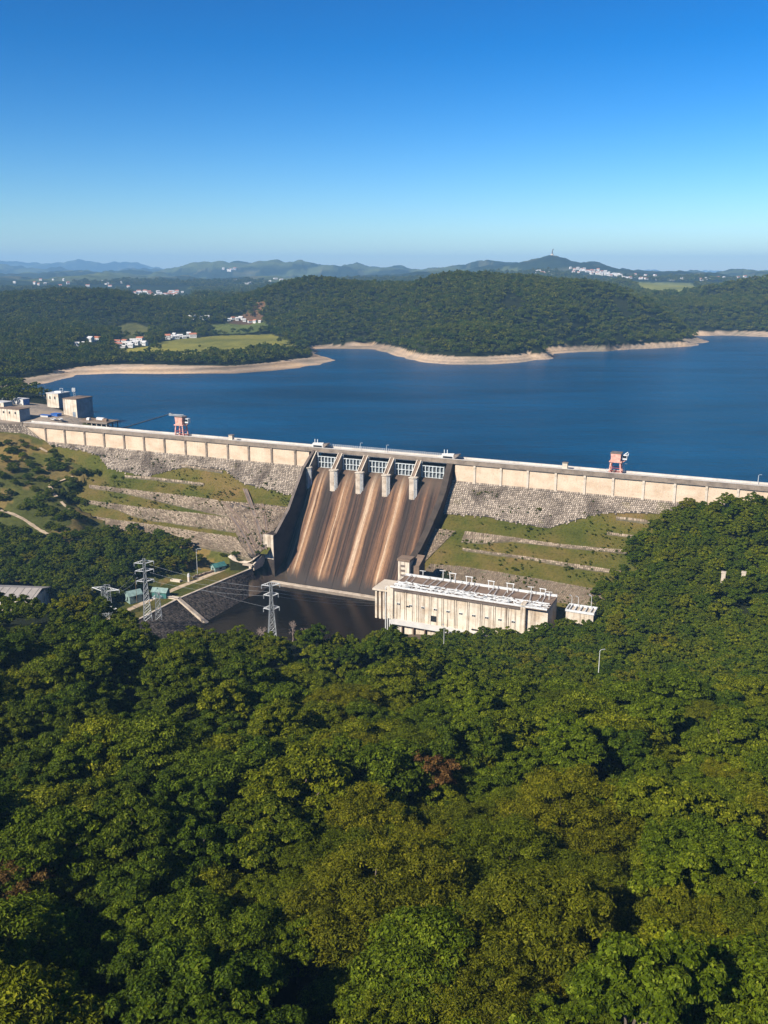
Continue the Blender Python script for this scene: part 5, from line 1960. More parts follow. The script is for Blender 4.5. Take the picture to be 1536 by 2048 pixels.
# ------------------------------------------------------------------ trees
def leaf_faces(cen, nrm, ln, wd, rs):
    """one small bent leaf spray (a quad) per centre"""
    n = len(cen)
    a = rs.normal(size=(n, 3))
    a -= (a * nrm).sum(1)[:, None] * nrm
    a /= np.linalg.norm(a, axis=1)[:, None] + 1e-9
    b = np.cross(nrm, a)
    l = ln * rs.uniform(.6, 1.35, n)[:, None]
    w = wd * rs.uniform(.6, 1.35, n)[:, None]
    v = np.stack([cen - a * l * .5, cen + b * w * .5 + nrm * w * .12, cen + a * l * .5 - nrm * l * .15, cen - b * w * .5 + nrm * w * .12], 1)
    return v.reshape(-1, 3)


def crown_mesh(name, seed, R, H, lobes, nleaf, ln, wd, mat, flat=.62, spread=.75, loose=.25, zc=None, layers=False):
    """a crown as many leaf sprays on the shells of unequal clumps, with holes between the clumps"""
    rs = np.random.default_rng(seed)
    zc = H * .60 if zc is None else zc
    ry = H - zc
    nmaj = max(4, int(5 + R * .35))
    maj = [(np.array([0, 0, zc + ry * .25]), R * rs.uniform(.42, .55))]
    for j in range(nmaj):
        an = 6.283 * (j + rs.uniform(-.3, .3)) / nmaj
        q = R * rs.uniform(.42, .68) * spread / .8
        maj.append((np.array([math.cos(an) * q, math.sin(an) * q, zc + ry * rs.uniform(-.35, .38)]), R * rs.uniform(.28, .46)))
    cs, rr = [], []
    k = 0
    while len(cs) < lobes and k < lobes * 40:
        k += 1
        mc, mr = maj[int(rs.integers(len(maj)))]
        d = rs.normal(size=3)
        d /= np.linalg.norm(d)
        if d[2] < -.45:
            continue
        c = mc + d * mr * rs.uniform(.75, 1.12) * np.array([1, 1, min(1.0, flat + .25)])
        r = R * rs.uniform(.095, .20)
        if all(np.linalg.norm(c - c2) > .62 * (r + r2) for c2, r2 in zip(cs, rr)):
            cs.append(c)
            rr.append(r)
    cs, rr = np.array(cs), np.array(rr)
    pick = rs.choice(len(cs), nleaf, p=rr ** 2 / (rr ** 2).sum())
    d = rs.normal(size=(nleaf, 3))
    d[:, 2] = np.abs(d[:, 2]) * .9 + d[:, 2] * .35
    d /= np.linalg.norm(d, axis=1)[:, None]
    depth = 1 - np.abs(rs.normal(0, loose, nleaf))
    lump = 1 + .22 * np.sin(d[:, 0] * 5 + pick) * np.sin(d[:, 1] * 6 + pick * 2.3)
    cen = cs[pick] + d * (rr[pick] * depth * lump)[:, None] * np.array([1.08, 1.08, flat])
    nrm = d + rs.normal(0, .42, (nleaf, 3))
    nrm[:, 2] += .35
    nrm /= np.linalg.norm(nrm, axis=1)[:, None]
    v = leaf_faces(cen, nrm, ln, wd, rs)
    f = np.arange(nleaf * 4).reshape(-1, 4)
    me = bpy.data.meshes.new(name)
    me.from_pydata(v.tolist(), [], f.tolist())
    lobe_t = rs.uniform(-.18, .18, len(cs))
    tint = np.clip(rs.beta(1.6, 1.9, nleaf) * .95 + lobe_t[pick] + .03, 0, 1)
    me.attributes.new('tint', 'FLOAT', 'FACE').data.foreach_set('value', tint.astype(np.float32))
    me.materials.append(mat)
    return me, cs, rr


def trunk_mesh(name, H, zc, cs, r0, seed, mat, top=.55):
    rs = np.random.default_rng(seed)
    mb = MB()
    base = Vector((0, 0, -1.2))
    fork = Vector((rs.uniform(-.4, .4), rs.uniform(-.4, .4), zc * top))
    mb.tube([base, base.lerp(fork, .5) + Vector((rs.uniform(-.3, .3), rs.uniform(-.3, .3), 0)), fork], r0, 7, r0 * .62)
    for i in rs.permutation(len(cs))[:9]:
        c = Vector(cs[i])
        m_ = fork.lerp(c, .5) + Vector((0, 0, .6))
        mb.tube([fork, m_, c], r0 * .42, 5, r0 * .1)
    me = bpy.data.meshes.new(name)
    me.from_pydata(mb.v, [], mb.f)
    me.materials.append(mat)
    return me


def bare_mesh(name, H, seed, mat, r0=.22, depth=5):
    rs = np.random.default_rng(seed)
    mb = MB()

    def grow(p, d, L, r, k):
        q = p + d * L
        mid = p + d * L * .5 + Vector(rs.normal(0, L * .06, 3))
        mb.tube([p, mid, q], r, 4 if k < 3 else 5, r * .62)
        if k == 0:
            return
        for _ in range(3 if k > 1 else 4):
            nd_ = (d + Vector(rs.normal(0, .5, 3)) + Vector((0, 0, .12))).normalized()
            grow(q, nd_, L * rs.uniform(.6, .85), r * .62, k - 1)

    grow(Vector((0, 0, -.6)), Vector((rs.uniform(-.1, .1), rs.uniform(-.1, .1), 1)).normalized(), H * .3, r0, depth - 1)
    me = bpy.data.meshes.new(name)
    me.from_pydata(mb.v, [], mb.f)
    me.materials.append(mat)
    return me


KINDS = []
# name, label, crown args
SPEC = [
    ('broadleaf_tree', 'rounded green tree', dict(seed=11, R=7.0, H=13, lobes=120, nleaf=21000, ln=.42, wd=.25, mat=LEAF['green'])),
    ('broadleaf_tree', 'dark gappy tree', dict(seed=12, R=6.2, H=14, lobes=90, nleaf=16000, ln=.46, wd=.27, mat=LEAF['dark'], spread=.85)),
    ('broadleaf_tree', 'broad bright clumpy tree', dict(seed=13, R=8.0, H=12.5, lobes=150, nleaf=25000, ln=.42, wd=.24, mat=LEAF['green'], flat=.55)),
    ('feathery_tree', 'wide feathery olive tree', dict(seed=14, R=8.6, H=11.5, lobes=150, nleaf=30000, ln=.36, wd=.15, mat=LEAF['olive'], flat=.5, loose=.35)),
    ('feathery_tree', 'yellowish flat sprayed tree', dict(seed=15, R=7.2, H=11, lobes=120, nleaf=24000, ln=.36, wd=.15, mat=LEAF['olive'], flat=.55, loose=.35)),
    ('broadleaf_tree', 'upright narrow green tree', dict(seed=16, R=5.0, H=14.5, lobes=90, nleaf=15000, ln=.40, wd=.25, mat=LEAF['green'], spread=.7, flat=.8)),
]
for i, (nm, lab, kw) in enumerate(SPEC):
    me_, cs, rr = crown_mesh('crown', **kw)
    tm = trunk_mesh('trunk', kw['H'], kw['H'] * .62, cs, .38, i, M['bark'])
    KINDS.append((nm, lab, me_, tm, kw['R'], kw['H']))
RUST, cs, rr = crown_mesh('crown', 21, 5.5, 10.5, 70, 6500, .42, .25, LEAF['rust'], spread=.85, loose=.45)
RUST_T = trunk_mesh('trunk', 10.5, 6.5, cs, .3, 9, M['bark'])
BARE_ME = [bare_mesh('branches', 9, 31 + k, M['barebark'], .2) for k in range(3)]


def proto(name, me_):
    return bpy.data.objects.new(name, me_)     # never linked to the scene: only instanced by the masses below


MIDP = []
for k, (mt, R, H, fl) in enumerate((('green', 5.2, 10, .62), ('dark', 4.6, 10.5, .7), ('olive', 5.4, 9, .5), ('green', 4.2, 9, .7), ('dark', 5.4, 9.5, .6))):
    me_, cs, rr = crown_mesh('wood_tree', 40 + k, R, H, 60, 4600, .60, .38, LEAF[mt], flat=fl + .1)
    MIDP.append(proto('wood_tree', me_))
FARP = []
for k, (R, H, fl) in enumerate(((4.6, 9.5, .7), (5.4, 9.0, .6), (3.8, 11.0, .9), (5.0, 8.0, .6))):
    me_, cs, rr = crown_mesh('hill_tree', 60 + k, R, H, 26, 620, 1.30, .90, LEAF['far'], flat=fl)
    FARP.append(proto('hill_tree', me_))
NEARP = [proto('near_wood_tree', k[2]) for k in KINDS]


def mass(name, label, pts, scl, protos, idx, kind='stuff'):
    """one wood: the points carry the trees through geometry nodes"""
    n = len(pts)
    me_ = bpy.data.meshes.new(name)
    me_.from_pydata(np.asarray(pts).tolist(), [], [])
    me_.attributes.new('size', 'FLOAT', 'POINT').data.foreach_set('value', np.asarray(scl, dtype=np.float32))
    me_.attributes.new('spin', 'FLOAT', 'POINT').data.foreach_set('value', rng.uniform(0, 6.283, n).astype(np.float32))
    me_.attributes.new('which', 'INT', 'POINT').data.foreach_set('value', np.asarray(idx, dtype=np.int32))
    o = bpy.data.objects.new(name, me_)
    COL.objects.link(o)
    tag(o, label, 'wood', None, kind)
    g = bpy.data.node_groups.new(name, 'GeometryNodeTree')
    g.interface.new_socket('Geometry', in_out='INPUT', socket_type='NodeSocketGeometry')
    g.interface.new_socket('Geometry', in_out='OUTPUT', socket_type='NodeSocketGeometry')
    gi, go = g.nodes.new('NodeGroupInput'), g.nodes.new('NodeGroupOutput')
    jn = g.nodes.new('GeometryNodeJoinGeometry')

    def attr(nm, tp):
        a = g.nodes.new('GeometryNodeInputNamedAttribute')
        a.data_type = tp
        a.inputs[0].default_value = nm
        return a.outputs[0]

    cx = g.nodes.new('ShaderNodeCombineXYZ')
    g.links.new(attr('spin', 'FLOAT'), cx.inputs[2])
    er = g.nodes.new('FunctionNodeEulerToRotation')
    g.links.new(cx.outputs[0], er.inputs[0])
    sz = attr('size', 'FLOAT')
    wh = attr('which', 'INT')
    for k, p in enumerate(protos):
        ob = g.nodes.new('GeometryNodeObjectInfo')
        ob.inputs[0].default_value = p
        ob.inputs['As Instance'].default_value = True
        cp = g.nodes.new('FunctionNodeCompare')
        cp.data_type = 'INT'
        cp.operation = 'EQUAL'
        ia = [s for s in cp.inputs if s.type == 'INT']
        g.links.new(wh, ia[0])
        ia[1].default_value = k
        ip = g.nodes.new('GeometryNodeInstanceOnPoints')
        g.links.new(gi.outputs[0], ip.inputs['Points'])
        g.links.new(cp.outputs[0], ip.inputs['Selection'])
        g.links.new(ob.outputs['Geometry'], ip.inputs['Instance'])
        g.links.new(er.outputs[0], ip.inputs['Rotation'])
        g.links.new(sz, ip.inputs['Scale'])
        g.links.new(ip.outputs[0], jn.inputs[0])
    g.links.new(jn.outputs[0], go.inputs[0])
    md = o.modifiers.new('scatter', 'NODES')
    md.node_group = g
    return o


def scatter(x0, x1, y0, y1, d):
    """jittered grid of spots"""
    nx, ny = int((x1 - x0) / d), int((y1 - y0) / d)
    gx, gy = np.meshgrid(np.arange(nx), np.arange(ny))
    gx = gx + .5 * (gy % 2)
    x = x0 + (gx + rng.uniform(.1, .9, gx.shape)) * d
    y = y0 + (gy + rng.uniform(.1, .9, gx.shape)) * d
    return x.ravel(), y.ravel()


# --- the near wood and the right slope
x, y = scatter(-190, 260, 36, 420, 7.0)
z = ground(x, y)
px, py = project(np.stack([x, y, z], -1))
s, t = to_st(np.stack([x, y, z], -1))
yb = np.interp(px, [-400, 200, 320, 440, 560, 640, 780, 900, 2200], [272, 270, 262, 256, 258, 258, 262, 330, 330])
near_ok = (y < yb) & (y > 40)
sR = -5 + np.interp(t, [0, 5, 14, 24, 35, 47, 60, 75, 88, 93, 97, 140], [402, 388, 374, 368, 366, 360, 360, 362, 331, 314, 268, 262])
right_ok = (s > sR) & (t > 3.5) & (px > 740) & (y > 230)
ph_clear = (s > 262) & (s < 345) & (t > 60) & (t < 92)
ok = (near_ok | right_ok) & ~ph_clear & (px > -500) & (px < 2050)
# a few natural gaps
ok &= (fbm(x / 30 + 5, y / 30, 3) > -.26)
x, y, z, px, py, s, t = (a[ok] for a in (x, y, z, px, py, s, t))
dist = np.sqrt(x ** 2 + y ** 2 + (z - CZ) ** 2)
cpx, cpy = project(np.stack([x, y, z + 8], -1))
infr = (cpx > -60) & (cpx < 1596) & (cpy > 0) & (cpy < 2130)
order = np.argsort(np.where(infr, dist, 1e9))
N_SOLO = 292
solo = set(order[:N_SOLO].tolist())
RUST_PIX = []
rust_i = set()
patch = fbm(x / 42.0, y / 42.0, 3)


def kind_at(i):
    """stands of one kind, as woods grow: olive feathery trees in the lower right, dark ones on the left"""
    u = rng.random()
    if ((cpx[i] - 1010) / 340) ** 2 + ((cpy[i] - 1790) / 200) ** 2 < 1 and u < .85:
        return 3 if u < .5 else 4
    if cpx[i] < 520 and u < .35:
        return 1
    if u < .05:
        return 3
    if u < .10:
        return 4
    return int(rng.choice([0, 1, 2, 5], p=[.34, .2, .3, .16]))


def place_words(i):
    col = ['by the left edge', 'below the left pylon', 'below the pool pylon', 'below the spillway', 'below the powerhouse', 'below the right slope', 'by the right edge'][int(np.searchsorted([170, 420, 620, 780, 1060, 1380], cpx[i]))]
    row = ['on the far brow', 'in mid wood', 'in the lower wood', 'at the frame bottom'][int(np.searchsorted([1330, 1540, 1790], cpy[i]))]
    return row + ' ' + col


solo_things = []
rest, rscl, ridx, mrest, mscl, midx = [], [], [], [], [], []
for i in range(len(x)):
    k = kind_at(i)
    sc = float(rng.choice([.58, .72, .86, 1.0, 1.2, 1.36], p=[.16, .22, .22, .2, .12, .08]) * rng.uniform(.92, 1.08)) * (1.0 if y[i] < 230 else .8)
    loc = (float(x[i]), float(y[i]), float(z[i]) + float(rng.uniform(-1.6, .8)))
    if i in solo or i in rust_i:
        if i in rust_i:
            nm, cm, tm = 'russet_tree', RUST, RUST_T
            lab = 'russet brown tree in the near wood, ' + ('in the middle of the canopy' if cpx[i] > 400 else 'at the left edge of the frame')
            gp = None
            sc = 1.15
            loc = (loc[0], loc[1], loc[2] + 2.5)
        else:
            nm, lab, cm, tm = KINDS[k][:4]
            gp = 'trees of the near wood'
        r = thing(nm, lab, 'tree', loc, float(rng.uniform(0, 6.28)), gp)
        if gp:
            solo_things.append((r, lab, place_words(i), sc, float(cpx[i])))
        r.scale = (sc, sc, sc * float(rng.uniform(.88, 1.12)))
        for cn, cmesh in (('crown', cm), ('trunk', tm)):
            o = bpy.data.objects.new(cn, cmesh)
            COL.objects.link(o)
            o.parent = r
    elif y[i] < 215:
        rest.append(loc)
        rscl.append(sc)
        ridx.append(k)
    else:
        mrest.append(loc)
        mscl.append(float(rng.uniform(.55, 1.0)))
        midx.append(int(rng.choice(5, p=[.34, .26, .14, .14, .12])))
by = {}
for q in solo_things:
    w_ = 'small ' if q[3] < .79 else ('large ' if q[3] > 1.1 else '')
    by.setdefault(w_ + q[1] + ' ' + q[2], []).append(q)
ORD = ['first', 'second', 'third', 'fourth', 'fifth', 'sixth', 'seventh', 'eighth', 'ninth', 'tenth', 'eleventh', 'twelfth', 'thirteenth', 'fourteenth', 'fifteenth', 'sixteenth', 'seventeenth', 'eighteenth', 'nineteenth', 'twentieth']
for lab, qs in by.items():
    qs.sort(key=lambda q: q[4])
    for k, q in enumerate(qs):
        q[0]['label'] = lab if len(qs) == 1 else ('leftmost ' if k == 0 else 'rightmost ' if k == len(qs) - 1 else ORD[min(k, 19)] + ' from left, ') + lab
mass('near_wood', 'rest of the near wood outside and behind the nearest trees', rest, rscl, NEARP, ridx)
for a_, b_, Y_, sc_, lab_ in ((848, 1575, 146, 1.0, 'russet brown tree in the middle of the near wood'), (30, 1800, 106, .9, 'russet brown tree in the near wood at the left edge of the frame'), (455, 1600, 140, .6, 'small reddish tree in the left middle of the near wood')):
    P = atY(a_, b_, Y_)
    r = thing('russet_tree', lab_, 'tree', (P[0], P[1], P[2] - 9.6 * sc_ + 5.0), a_ * .1)
    r.scale = (sc_ * 1.15,) * 3
    for cn, cmesh in (('crown', RUST), ('trunk', RUST_T)):
        o = bpy.data.objects.new(cn, cmesh)
        COL.objects.link(o)
        o.parent = r
# right slope is set denser with smaller trees
x2, y2 = scatter(20, 260, 225, 410, 4.4)
z2 = ground(x2, y2)
s2, t2 = to_st(np.stack([x2, y2, z2], -1))
px2, py2 = project(np.stack([x2, y2, z2], -1))
sR2 = -5 + np.interp(t2, [0, 5, 14, 24, 35, 47, 60, 75, 87, 90, 93, 97, 140], [400, 384, 371, 365, 363, 357, 357, 360, 331, 318, 296, 270, 266])
ok = (s2 > sR2) & (t2 > 4) & ~((s2 > 262) & (s2 < 346) & (t2 > 60) & (t2 < 87.5)) & ~((s2 > 344) & (s2 < 359) & (t2 > 68) & (t2 < 82)) & (px2 < 2000)
ok &= ~((np.abs(px2 - 1442) < 16) | (np.abs(px2 - 1482) < 22)) | (py2 < 1200) | (py2 > 1255)
for a, b, c in zip(x2[ok], y2[ok], z2[ok]):
    mrest.append((float(a), float(b), float(c) + float(rng.uniform(-1.2, .3))))
    mscl.append(float(rng.uniform(.40, .85)))
    midx.append(int(rng.choice(5, p=[.30, .34, .05, .11, .20])))
mass('slope_wood', 'dense dark green wood covering the slope right of the powerhouse', mrest, mscl, MIDP, midx)

# tufts and low scrub breaking the edges of the stonework
tp, tsz = [], []
trs = np.random.default_rng(5)
for a_, b_, tm_, n_ in ((0, 186, 50, 2600), (271, 366, 64, 1700)):
    for _ in range(n_):
        ss_, tt_ = trs.uniform(a_, b_), trs.uniform(3, tm_)
        if float(fbm(np.array([ss_ / 11.0]), np.array([tt_ / 5.0]), 3)[0]) < .03:
            continue
        p_ = D(ss_, tt_, float(prof(tt_)) + .1)
        tp.append(tuple(p_))
        tsz.append(float(trs.uniform(.05, .13) if trs.random() < .975 else trs.uniform(.14, .22)))
for s in (-1,):
    pass
mass('slope_scrub', 'low scrub and tufts on the grass between the stone terraces', tp, tsz, MIDP, trs.integers(0, 5, len(tp)))

# --- valley wood on the left and shrubs on the hillside
WOOD_L = [(-300, 1085), (0, 1085), (60, 1092), (110, 1082), (170, 1078), (215, 1075), (262, 1075), (330, 1085), (385, 1108), (392, 1138), (345, 1150), (300, 1150), (265, 1182), (230, 1215), (90, 1215), (80, 1180), (0, 1185), (-300, 1230)]
x, y = scatter(-330, -60, 345, 470, 4.6)
z = ground(x, y)
px, py = project(np.stack([x, y, z], -1))
ok = inpoly(px, py, WOOD_L)
x, y, z, px, py = (a[ok] for a in (x, y, z, px, py))
# the ones that show largest are things, the others one wood
lp, ls, li = [], [], []
for i in range(len(x)):
    lp.append((float(x[i]), float(y[i]), float(z[i])))
    ls.append(float(rng.uniform(.45, .95)))
    li.append(int(rng.choice(5, p=[.3, .3, .1, .2, .1])))
mass('valley_wood', 'dense wood on the valley floor below the left terraces', lp, ls, MIDP, li)

# shrubs: individually placed along the hillside
SHR = [(110, 935, 1.15), (120, 940, .9), (150, 950, .75), (165, 948, .7), (180, 950, .75), (195, 950, .6), (20, 905, .8), (45, 915, .7), (12, 925, .7), (60, 930, .7), (30, 940, .8), (75, 945, .75), (5, 955, .8), (55, 960, .7), (85, 962, .7), (100, 990, .7), (85, 1000, .9), (60, 1010, .8), (75, 1020, .95), (90, 1022, .9), (105, 1030, .8), (45, 1018, .7), (125, 990, .7), (140, 1000, .75), (155, 1005, .7), (170, 1010, .6), (135, 1030, .8), (120, 1035, .7), (150, 1038, .8), (160, 1040, .6), (100, 1058, .7), (115, 1060, .75), (165, 1068, .5), (180, 1062, .5), (0, 1000, .8), (20, 990, .6), (230, 955, .35), (245, 957, .3), (470, 1113, .5), (445, 1112, .35), (515, 1108, .3), (310, 1113, .6), (68, 900, .5), (15, 890, .6), (50, 893, .5), (30, 970, .6), (70, 980, .55), (110, 975, .4), (0, 1060, .7), (25, 1065, .8), (45, 1072, .7), (75, 1075, .7)]
SHR += [(138, 960, .55), (146, 966, .6), (140, 975, .7), (150, 978, .65), (158, 970, .5), (152, 988, .6), (144, 990, .6)]
rr_ = np.random.default_rng(77)
for _ in range(46):
    SHR.append((float(rr_.uniform(-20, 140)), float(rr_.uniform(885, 1070)), float(rr_.uniform(.25, .6))))
bush_by = {}
ks = np.arange(380, 600, .5)
for j, (a, b, sc) in enumerate(SHR):
    d = ray(a, b)
    P = EYE + d[None] * (ks[:, None] / d[1])
    g = ground(P[:, 0], P[:, 1])
    ss, tt = to_st(P)
    g = np.where((ss > -2) & (ss < 184) & (tt > .5) & (tt < 64), np.maximum(g, prof(tt)), g)
    i = int(np.argmax(P[:, 2] <= g))
    P = P[i]
    m_ = MIDP[[1, 0, 3, 1, 4][j % 5]].data
    o = bpy.data.objects.new('bush', m_)
    COL.objects.link(o)
    o.location = (float(P[0]), float(P[1]), float(P[2]) - 2.8 * sc)
    o.rotation_euler = (0, 0, float(rng.uniform(0, 6.28)))
    o.scale = (sc * 1.05, sc * 1.05, sc * .85)
    zone = 'at the left frame edge' if a < 32 else 'under the stone wing wall' if b < 925 else 'around the bent footpath' if b < 985 else 'above the lower hillside track' if b < 1035 else 'just above the valley wood'
    if a > 100 and b > 985:
        zone = 'at the ends of the left terraces'
    lab = ('small' if sc < .45 else 'middling' if sc < .72 else 'large') + ' dark green bush ' + zone
    bush_by.setdefault(lab, []).append((a, o))
    if a > 400:
        lab = ['green bush at the foot of the stone fan', 'small bush on the grass below the lowest left terrace'][a < 460]
    elif j == 0:
        lab = 'largest round dark bush under the stone pitching at the left'
    elif 140 < a < 200 and 940 < b < 955:
        lab = 'dark bush in the row below the stone pitching on the left slope'
    tag(o, lab, 'bush', 'bushes on the left hillside')

for lab, qs in bush_by.items():
    qs = [q for q in sorted(qs, key=lambda q: q[0]) if q[1]['label'] == lab]
    if len(qs) > 1:
        for k, (a, o) in enumerate(qs):
            o['label'] = ('leftmost ' if k == 0 else 'rightmost ' if k == len(qs) - 1 else ORD[min(k, 19)] + ' from left, ') + lab
# bare trees and thickets
for j, (a, b, Y, sc, lab) in enumerate([(585, 1300, 285, .9, 'leafless pinkish grey tree behind the brow at the pool pylon'), (530, 1300, 285, .7, 'leafless thin tree left of the pool pylon'), (610, 1305, 278, .75, 'leafless grey tree right of the pool pylon'), (520, 1315, 268, .6, 'small leafless tree low on the brow left of the pool pylon'),
                                      (1080, 1355, 262, .85, 'pale leafless tree in the wood below the powerhouse'), (930, 1345, 272, .8, 'brownish leafless thicket tree below the powerhouse'), (975, 1350, 268, .8, 'leafless leaning tree right of the brownish thicket'), (850, 1345, 262, .75, 'leafless tree at the edge of the near wood below the powerhouse'), (1325, 1690, 125, .8, 'leafless branches standing out of the right foreground canopy')]):
    P = atY(a, b, Y)
    g = ground1(P[0], P[1])
    r = thing('bare_tree', lab, 'tree', (P[0], P[1], max(g, P[2] - 4)), float(rng.uniform(0, 6)))
    r.scale = (sc,) * 3
    o = bpy.data.objects.new('branches', BARE_ME[j % 3])
    COL.objects.link(o)
    o.parent = r

# --- woods on the far shores
def far_wood(name, label, x0, x1, y0, y1, d, cond, smin=.7, smax=1.25):
    x, y = scatter(x0, x1, y0, y1, d)
    q = np.abs(x / y) < .72
    x, y = x[q], y[q]
    z = ground(x, y)
    px, py = project(np.stack([x, y, z], -1))
    n2 = fbm(x / 140.0 + 9, y / 140.0, 5)
    ok = cond(x, y, z, px, py) & (z > np.where(px < 690, 3.6, 6.4) + n2 * 2) & (px > -430) & (px < 1960)
    for F_ in (FIELD_L, FIELD_L2, FIELD_M):
        ok &= ~(inpoly(px, py, F_) & (y < 1750))
    ok &= ~(inpoly(px, py, BARE) & (fbm(x / 35.0, y / 35.0, 4) > -.06))
    ok &= ~(inpoly(px, py, FIELD_R) & (y > 1900))
    for F_ in CLEAR:
        ok &= ~inpoly(px, py, F_)
    x, y, z = x[ok], y[ok], z[ok]
    n = len(x)
    mass(name, label, np.stack([x, y, z - .8], -1), rng.uniform(smin, smax, n), FARP, rng.choice(4, n, p=[.35, .25, .2, .2]))
    return n


gap = lambda x, y, k, lim: fbm(x / k + 3, y / k + 8, 4) > lim
n1 = far_wood('hill_wood', 'dark green wood covering the main hill across the lake', -330, 620, 985, 1800, 7.4, lambda x, y, z, px, py: (px > 520) & gap(x, y, 60, -.2))
n2 = far_wood('lakeside_wood', 'shaded dark wood on the hill at the left shore of the lake', -1150, -60, 640, 1900, 7.8, lambda x, y, z, px, py: (px < 545) & gap(x, y, 60, -.24) & ~((y < 700) & (px > 40)))
n3 = far_wood('right_hill_wood', 'wood on the hill at the right end of the lake', 560, 1500, 1380, 2300, 8.6, lambda x, y, z, px, py: (px > 1300) & gap(x, y, 70, -.2))
n4 = far_wood('distant_wood', 'scattered woods in the rolling country behind the lake', -2000, 2400, 1800, 3500, 17, lambda x, y, z, px, py: gap(x, y, 260, -.06), 1.0, 2.0)
print('TREES', len(rest), len(mrest), len(lp), n1, n2, n3, n4)

# single trees on the headland meadow
for j, (a, b, sc) in enumerate(((310, 705, 1.5), (520, 703, 1.2), (530, 699, 1.1), (560, 692, 1.0), (572, 690, 1.0), (400, 699, .45), (318, 709, 1.1))):
    P = atZ(a, b, 10.5)
    g = ground1(P[0], P[1])
    o = bpy.data.objects.new('meadow_tree', MIDP[j % 2].data)
    COL.objects.link(o)
    o.location = (float(P[0]), float(P[1]), g - .5)
    o.rotation_euler = (0, 0, j * 1.3)
    o.scale = (sc,) * 3
    tag(o, ['large round tree at the left edge of the lakeside meadow', 'tree at the right end of the lakeside meadow', 'tree close behind another at the right end of the meadow', 'small tree on the meadow tip, left of a pair', 'small tree on the meadow tip, right of a pair', 'tiny lone shrub in the middle of the lakeside meadow', 'smaller tree right of the large round meadow tree'][j], 'tree')


# ------------------------------------------------------------------ houses
def house_mesh(L, W_, h, roof, seed):
    mb = MB()
    mb.box(-L / 2, L / 2, -W_ / 2, W_ / 2, -3, h)
    mb.cur = 1
    for e in (-1, 1):
        y0 = e * (W_ / 2 + .4)
        mb.add([(-L / 2 - .4, y0, h - .1), (L / 2 + .4, y0, h - .1), (L / 2 + .4, 0, h + W_ * .28), (-L / 2 - .4, 0, h + W_ * .28)], [(0, 1, 2, 3)])
    mb.cur = 0
    for e in (-1, 1):
        mb.add([(e * L / 2, -W_ / 2, h), (e * L / 2, W_ / 2, h), (e * L / 2, 0, h + W_ * .26)], [(0, 1, 2)])
    mb.cur = 2
    for k in range(3):
        x = -L / 2 + L * (k + .8) / 3.6
        mb.box(x - .55, x + .55, -W_ / 2 - .06, -W_ / 2 + .02, h * .4, h * .75)
    o = mb.build('house', [M['white'], M[roof], M['glass']])
    me_ = o.data
    bpy.data.objects.remove(o)
    return me_


HM = [house_mesh(11, 7.5, 4.2, 'tile', 1), house_mesh(9, 7, 5.5, 'greyroof', 2), house_mesh(14, 8, 3.8, 'greyroof', 3), house_mesh(10, 8, 6, 'tile', 4), house_mesh(8, 6, 3.5, 'white', 5)]


def houses(spots, label, group, sc=1.0, Y=None, cat='house', ymin=850):
    ks = np.exp(np.linspace(math.log(ymin), math.log(9000), 1500))
    for j, (a, b) in enumerate(spots):
        d = ray(a, b)
        P = EYE + d[None] * (ks[:, None] / d[1])
        if Y is None:
            g = ground(P[:, 0], P[:, 1])
            i = int(np.argmax(P[:, 2] <= g)) if (P[:, 2] <= g).any() else 700
            P = P[i]
            z = P[2]
        else:
            P = atY(a, b, Y)
            z = min(ground1(P[0], P[1]) + 2.0, P[2]) if ground1(P[0], P[1]) < P[2] else ground1(P[0], P[1])
        o = bpy.data.objects.new('house', HM[int(rng.integers(5))])
        COL.objects.link(o)
        o.location = (float(P[0]), float(P[1]), float(z))
        o.rotation_euler = (0, 0, float(rng.uniform(-.6, .6)))
        o.scale = (sc * float(rng.uniform(.8, 1.25)), sc * float(rng.uniform(.8, 1.2)), sc * float(rng.uniform(.85, 1.2)))
        tag(o, label, cat, group)


houses([(232, 688), (240, 692), (250, 686), (258, 690), (266, 684), (272, 690), (281, 683), (286, 688), (236, 695), (247, 696), (262, 695), (290, 691)], 'white village house at the left end of the lakeside meadow', 'houses at the left end of the meadow', .82)
houses([(336, 679), (344, 676), (352, 678), (360, 674), (369, 677), (378, 673), (386, 676), (349, 672)], 'white farm house in the row behind the lakeside meadow', 'houses behind the meadow', .8)
houses([(170, 690), (182, 684), (196, 682), (152, 692)], 'pale house among the trees left of the meadow village', 'houses among the lakeside trees', .9)
houses([(458, 642), (466, 639), (474, 641), (482, 639), (489, 643), (500, 645), (510, 646), (520, 645)], 'white house in the row at the foot of the bare slope', 'houses at the foot of the main hill', .62)
houses([(385, 637), (400, 638), (412, 639)], 'small white house in the wood behind the meadow', 'houses in the wood behind the meadow', 1.1)
vill = [(float(rng.uniform(268, 380)), float(rng.uniform(584, 593))) for _ in range(30)]
houses(vill, 'far white house with red roof in the village on the plain', 'houses of the village on the plain', 1.05, ymin=2050)
town = []
for _ in range(70):
    a = float(rng.uniform(1140, 1330))
    town.append((a, float(np.interp(a, [1140, 1200, 1240, 1330], [536, 541, 548, 553]) + rng.uniform(0, 9))))
houses(town, 'far white house in the town under the monument hill', 'houses of the town under the monument hill', 1.1, ymin=3300)
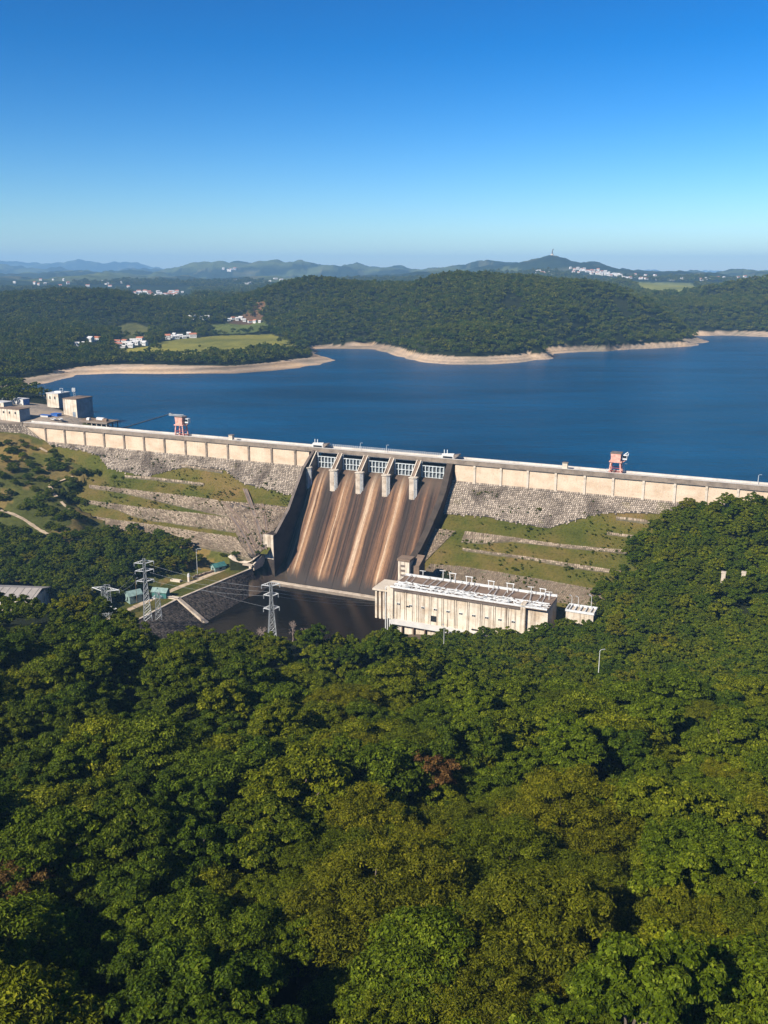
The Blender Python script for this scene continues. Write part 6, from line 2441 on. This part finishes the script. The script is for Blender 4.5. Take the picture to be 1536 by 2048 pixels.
houses([(1076, 547), (1082, 549), (1090, 550), (1096, 549)], 'far white farm house on the pasture left of the town', 'farm houses below the monument hill', 1.8, ymin=2900)
houses([(float(rng.uniform(1340, 1536)), float(rng.uniform(556, 562))) for _ in range(22)], 'tiny far white house along the right horizon', 'houses along the right horizon', 1.2, ymin=3000)
houses([(float(rng.uniform(440, 475)), float(rng.uniform(538, 543))) for _ in range(7)], 'tiny white house high on the blue ridge', 'houses on the blue ridge', 1.6, ymin=4500)
houses([(float(rng.uniform(20, 260)), float(rng.uniform(560, 580))) for _ in range(18)], 'tiny far house scattered in the left rolling country', 'houses in the left rolling country', .95, ymin=2400)
houses([(float(rng.uniform(470, 760)), float(rng.uniform(556, 572))) for _ in range(18)], 'tiny far house scattered in the country behind the main hill', 'houses in the country behind the main hill', 1.0, ymin=2600)
# monument on the far hilltop
Pm = atY(1104, 517, 4600)
r = thing('monument', 'thin stone monument on the pointed hilltop far behind the lake', 'monument', (Pm[0], Pm[1], ground1(Pm[0], Pm[1]) - 2), 0)
mb = MB()
mb.tube([(0, 0, -3), (0, 0, 6), (0, 0, 7)], 8, 8, 6)
mb.build('plinth', M['pale'], r)
mb = MB()
mb.tube([(0, 0, 6), (.5, 0, 20), (2.5, 0, 30)], 3.4, 6, 1.6)
mb.bar((1, 0, 22), (5.5, 0, 31), 2.0)
mb.build('figure', M['darkwall'], r)

# ------------------------------------------------------------------ the air
hz = bpy.data.materials.new('haze')
hz.use_nodes = True
hn = hz.node_tree
hn.nodes.clear()
ho = hn.nodes.new('ShaderNodeOutputMaterial')
hv = hn.nodes.new('ShaderNodeVolumePrincipled')
hv.inputs['Color'].default_value = (0.33, 0.64, 1.0, 1)
hv.inputs['Density'].default_value = 0.0001
hv.inputs['Anisotropy'].default_value = 0.0
hn.links.new(hv.outputs[0], ho.inputs['Volume'])
mb = MB()
mb.box(-9500, 9500, -300, 17450, -90, 420)
hb = mb.build('haze', hz)
hb['kind'] = 'stuff'
tag(hb, 'thin blue air between the camera and the far ridges')
